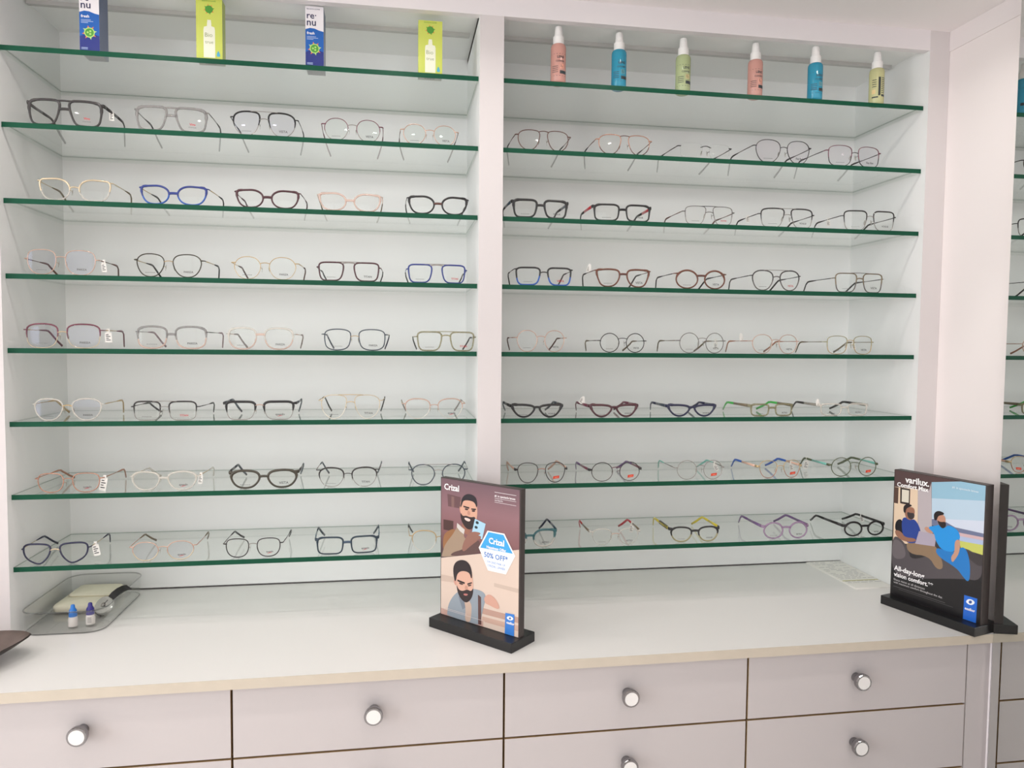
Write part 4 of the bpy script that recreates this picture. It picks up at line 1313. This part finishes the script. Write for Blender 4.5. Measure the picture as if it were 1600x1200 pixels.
tr_ = empty('acrylic_tray', (0, 0, TOP_Z))
tag(tr_, 'clear acrylic tray with rounded corners at left end of worktop', 'tray')
ring = lambda i, z, r: [(x, y, z) for x, y in rrect(TX0 + i, TX1 - i, TY0 + i, TY1 - i, r)]
MB().rings([ring(.006, .0, .03), ring(.002, .004, .034), ring(0, TH, .036), ring(.0025, TH, .034), ring(.0045, .0045, .032), ring(.008, .003, .028)], [0, 0, 0, 0, 0]).build('tray_shell', [M_ACRYL, M_ACRYL_RIM], tr_)
rp = [(x, y, TH) for x, y in rrect(TX0, TX1, TY0, TY1, .036)]
MB().tube(rp + rp[:1], .0016, 6).build('rim', M_ACRYL_RIM, tr_, True)
rp = [(x, y, .0014) for x, y in rrect(TX0 + .004, TX1 - .004, TY0 + .004, TY1 - .004, .032)]
MB().tube(rp + rp[:1], .0013, 6).build('foot_edge', M_ACRYL_RIM, tr_, True)
FZ = TOP_Z + .0048
cs_ = empty('cloth_case', (.074, .172, FZ), R(-2))
tag(cs_, 'flat cream folded cloth case lying in the acrylic tray', 'case')
M_CREAM = mat('cream_cloth', (230, 224, 204), 0.8, noise=0.03, nscale=40, bump=0.2)
q = lambda i, z: [(x, y, z) for x, y in rrect(-.052 + i, .052 - i, -.064 + i, .064 - i, .012)]
MB().rings([q(.003, 0), q(0, .003), q(0, .013), q(.003, .016)]).build('case_body', M_CREAM, cs_, True)
q2 = lambda i, z: [(x, y, z) for x, y in rrect(-.046 + i, .050 - i, -.01 + i, .066 - i, .012)]
MB().rings([q2(.003, .016), q2(0, .018), q2(.003, .021)]).build('folded_flap', M_CREAM, cs_, True)


def dropper(x, y, rgb, name, label):
    o = empty('eye_drop_bottle', (x, y, FZ))
    tag(o, label, 'bottle', 'small drop bottles in the tray')
    shade_by_angle(MB().lathe([(.0080, 0), (.0088, .001), (.0088, .015), (.0080, .019), (.0066, .021)], 20).build('bottle', clearplastic('milky_plastic', (240, 234, 230), .15, .3), o))
    shade_by_angle(MB().lathe([(.0078, .0205), (.0078, .028), (.0070, .033), (.0044, .0375), (.0038, .043), (.0030, .0445)], 20).build('cap', mat('cap_' + name, rgb, .35), o))
    t = MB()
    for k in range(4):
        z = .006 + k * .003
        n = len(t.v)
        for i in range(5):
            a = -.3 + i * .22
            t.v += [(.0089 * math.sin(a), -.0089 * math.cos(a), z), (.0089 * math.sin(a), -.0089 * math.cos(a), z + .0009)]
        for i in range(4):
            t.face((n + 2 * i, n + 2 * i + 2, n + 2 * i + 3, n + 2 * i + 1))
    if name == 'navy':
        t.build('label_print', M_INK, o)


dropper(.096, .030, (34, 118, 206), 'blue', 'small white drop bottle with bright blue cap in tray')
dropper(.126, .038, (44, 34, 122), 'navy', 'small white drop bottle with dark navy cap in tray')

wa = empty('wristwatch', (.134, .088, FZ + .0205), R(-38))
wa.rotation_euler = (R(52), R(0), R(-14))
_wt = Matrix.Rotation(R(-28), 4, 'Z')
tag(wa, 'silver round wristwatch with black strap lying in tray', 'watch')
zt = 0.0
M_STEEL = mat('polished_steel', (206, 204, 200), 0.18, metal=0.9, bump=.2, noise=.1, nscale=120)
shade_by_angle(MB().lathe([(.0165, zt - .006), (.0195, zt - .005), (.0200, zt), (.0180, zt + .003), (.0160, zt + .003)], 32).build('watch_case', M_STEEL, wa))
dial = MB().lathe([(.0160, zt + .0022), (.0158, zt + .0026)], 32).build('dial', mat('silver_dial', (198, 194, 188), .3, metal=.3, noise=.15, nscale=160), wa)
MB().lathe([(.0055, zt + .0027), (.0054, zt + .003)], 20).build('subdial', mat('subdial_grey', (150, 142, 136), .4), dial)
MB().box((-.0006, -.001, zt + .003), (.0006, .0125, zt + .0034)).build('hand', M_INK, dial)
MB().box((-.001, -.0006, zt + .003), (.009, .0006, zt + .0034)).build('hand', M_INK, dial)
M_STRAP = mat('black_leather_strap', (26, 24, 25), .55, bump=.3, nscale=200)


def strap(pts, w):
    mb = MB()
    rings = [[(-w / 2, y, z), (w / 2, y, z), (w / 2, y, z - .003), (-w / 2, y, z - .003)] for y, z in pts]
    mb.rings(rings)
    return mb.build('strap', M_STRAP, wa)


strap([(.017, zt - .001), (.028, zt + .000), (.040, zt - .004), (.050, zt - .012), (.056, zt - .022), (.056, zt - .030)], .017)
strap([(-.017, zt - .001), (-.022, zt - .006), (-.022, zt - .014), (-.016, zt - .020)], .017)
MB().lathe([(.0022, 0), (.0022, .004)], 10).build('crown', M_STEEL, wa, loc=(.0195, 0, zt - .002), rot=(0, R(90), 0))
for ch in list(wa.children):
    ch.matrix_local = _wt @ ch.matrix_local

# ------------------------------------------------------------------ printed sheets, right end of worktop
ps = empty('paper_stack', (1.9125, .1530, TOP_Z))
tag(ps, 'stack of printed paper sheets at right back of worktop', 'papers')
for k in range(4):
    MB().box((-.051 + .0006 * k, -.112, .0008 * k), (.051 - .0004 * k, .108 - .001 * k, .0008 * k + .0007)).build('sheet', M_PAPER, ps)
pt = MB()
rr_ = random.Random(3)
for k in range(17):
    yy = .095 - k * .0105
    if -.062 < yy < -.05:
        continue
    x = -.044
    while x < .038:
        l = rr_.uniform(.006, .02)
        if rr_.random() < .75:
            n = len(pt.v)
            pt.v += [(x, yy, .0033), (x + l, yy, .0033), (x + l, yy + .0022, .0033), (x, yy + .0022, .0033)]
            pt.face((n, n + 1, n + 2, n + 3), 0)
        x += l + .004
n = len(pt.v)
pt.v += [(-.050, -.060, .0034), (.049, -.060, .0034), (.049, -.055, .0034), (-.050, -.055, .0034)]
pt.face((n, n + 1, n + 2, n + 3), 1)
pt.build('print', [mat('faint_grey_print', (176, 172, 176), .7), mat('yellow_print', (206, 200, 140), .7)], ps)

# ------------------------------------------------------------------ dark dish at the left picture edge
ds = empty('wooden_dish', (-.045, -.150, TOP_Z))
tag(ds, 'dark brown grained dish cut off by left picture edge', 'dish')
M_DISH = mat('dark_grained_wood', (104, 90, 84), .45, noise=.35, nscale=18)
M_DISHU = mat('dark_wood_underside', (50, 42, 40), .5)


def leaf(sc, z, zr):
    out = []
    for i in range(40):
        a = 2 * math.pi * i / 40
        rx, ry = .132, .092
        c, s = math.cos(a), math.sin(a)
        k = (abs(c) ** 1.5 + abs(s) ** 1.5) ** (-1 / 1.5)
        x, y = rx * c * k * sc, ry * s * k * sc
        lift = zr * max(0.0, c) ** 2
        ca, sa = math.cos(R(28)), math.sin(R(28))
        out.append((x * ca - y * sa, x * sa + y * ca, z + lift))
    return out


MB().rings([leaf(.35, 0.0, 0), leaf(.55, .004, 0), leaf(.85, .020, .004), leaf(1.0, .030, .006), leaf(.985, .0325, .006), leaf(.84, .0235, .004), leaf(.55, .008, 0), leaf(.1, .006, 0)], [1, 1, 1, 1, 0, 0, 0]).build('dish_shell', [M_DISH, M_DISHU], ds, True)
bl = empty('wooden_ball', (-.055, -.145, TOP_Z + .006))
tag(bl, 'orange-brown rounded ornament standing in the dark dish', 'ornament')
shade_by_angle(MB().lathe([(.014, 0), (.030, .008), (.040, .024), (.043, .042), (.040, .060), (.028, .076), (.010, .084), (.004, .086)], 24).build('body', mat('amber_wood', (150, 88, 40), .4, noise=.3, nscale=25), bl))
shade_by_angle(MB().lathe([(.003, .085), (.003, .094), (.005, .097), (.002, .099)], 10).build('stalk', M_DISHU, bl))
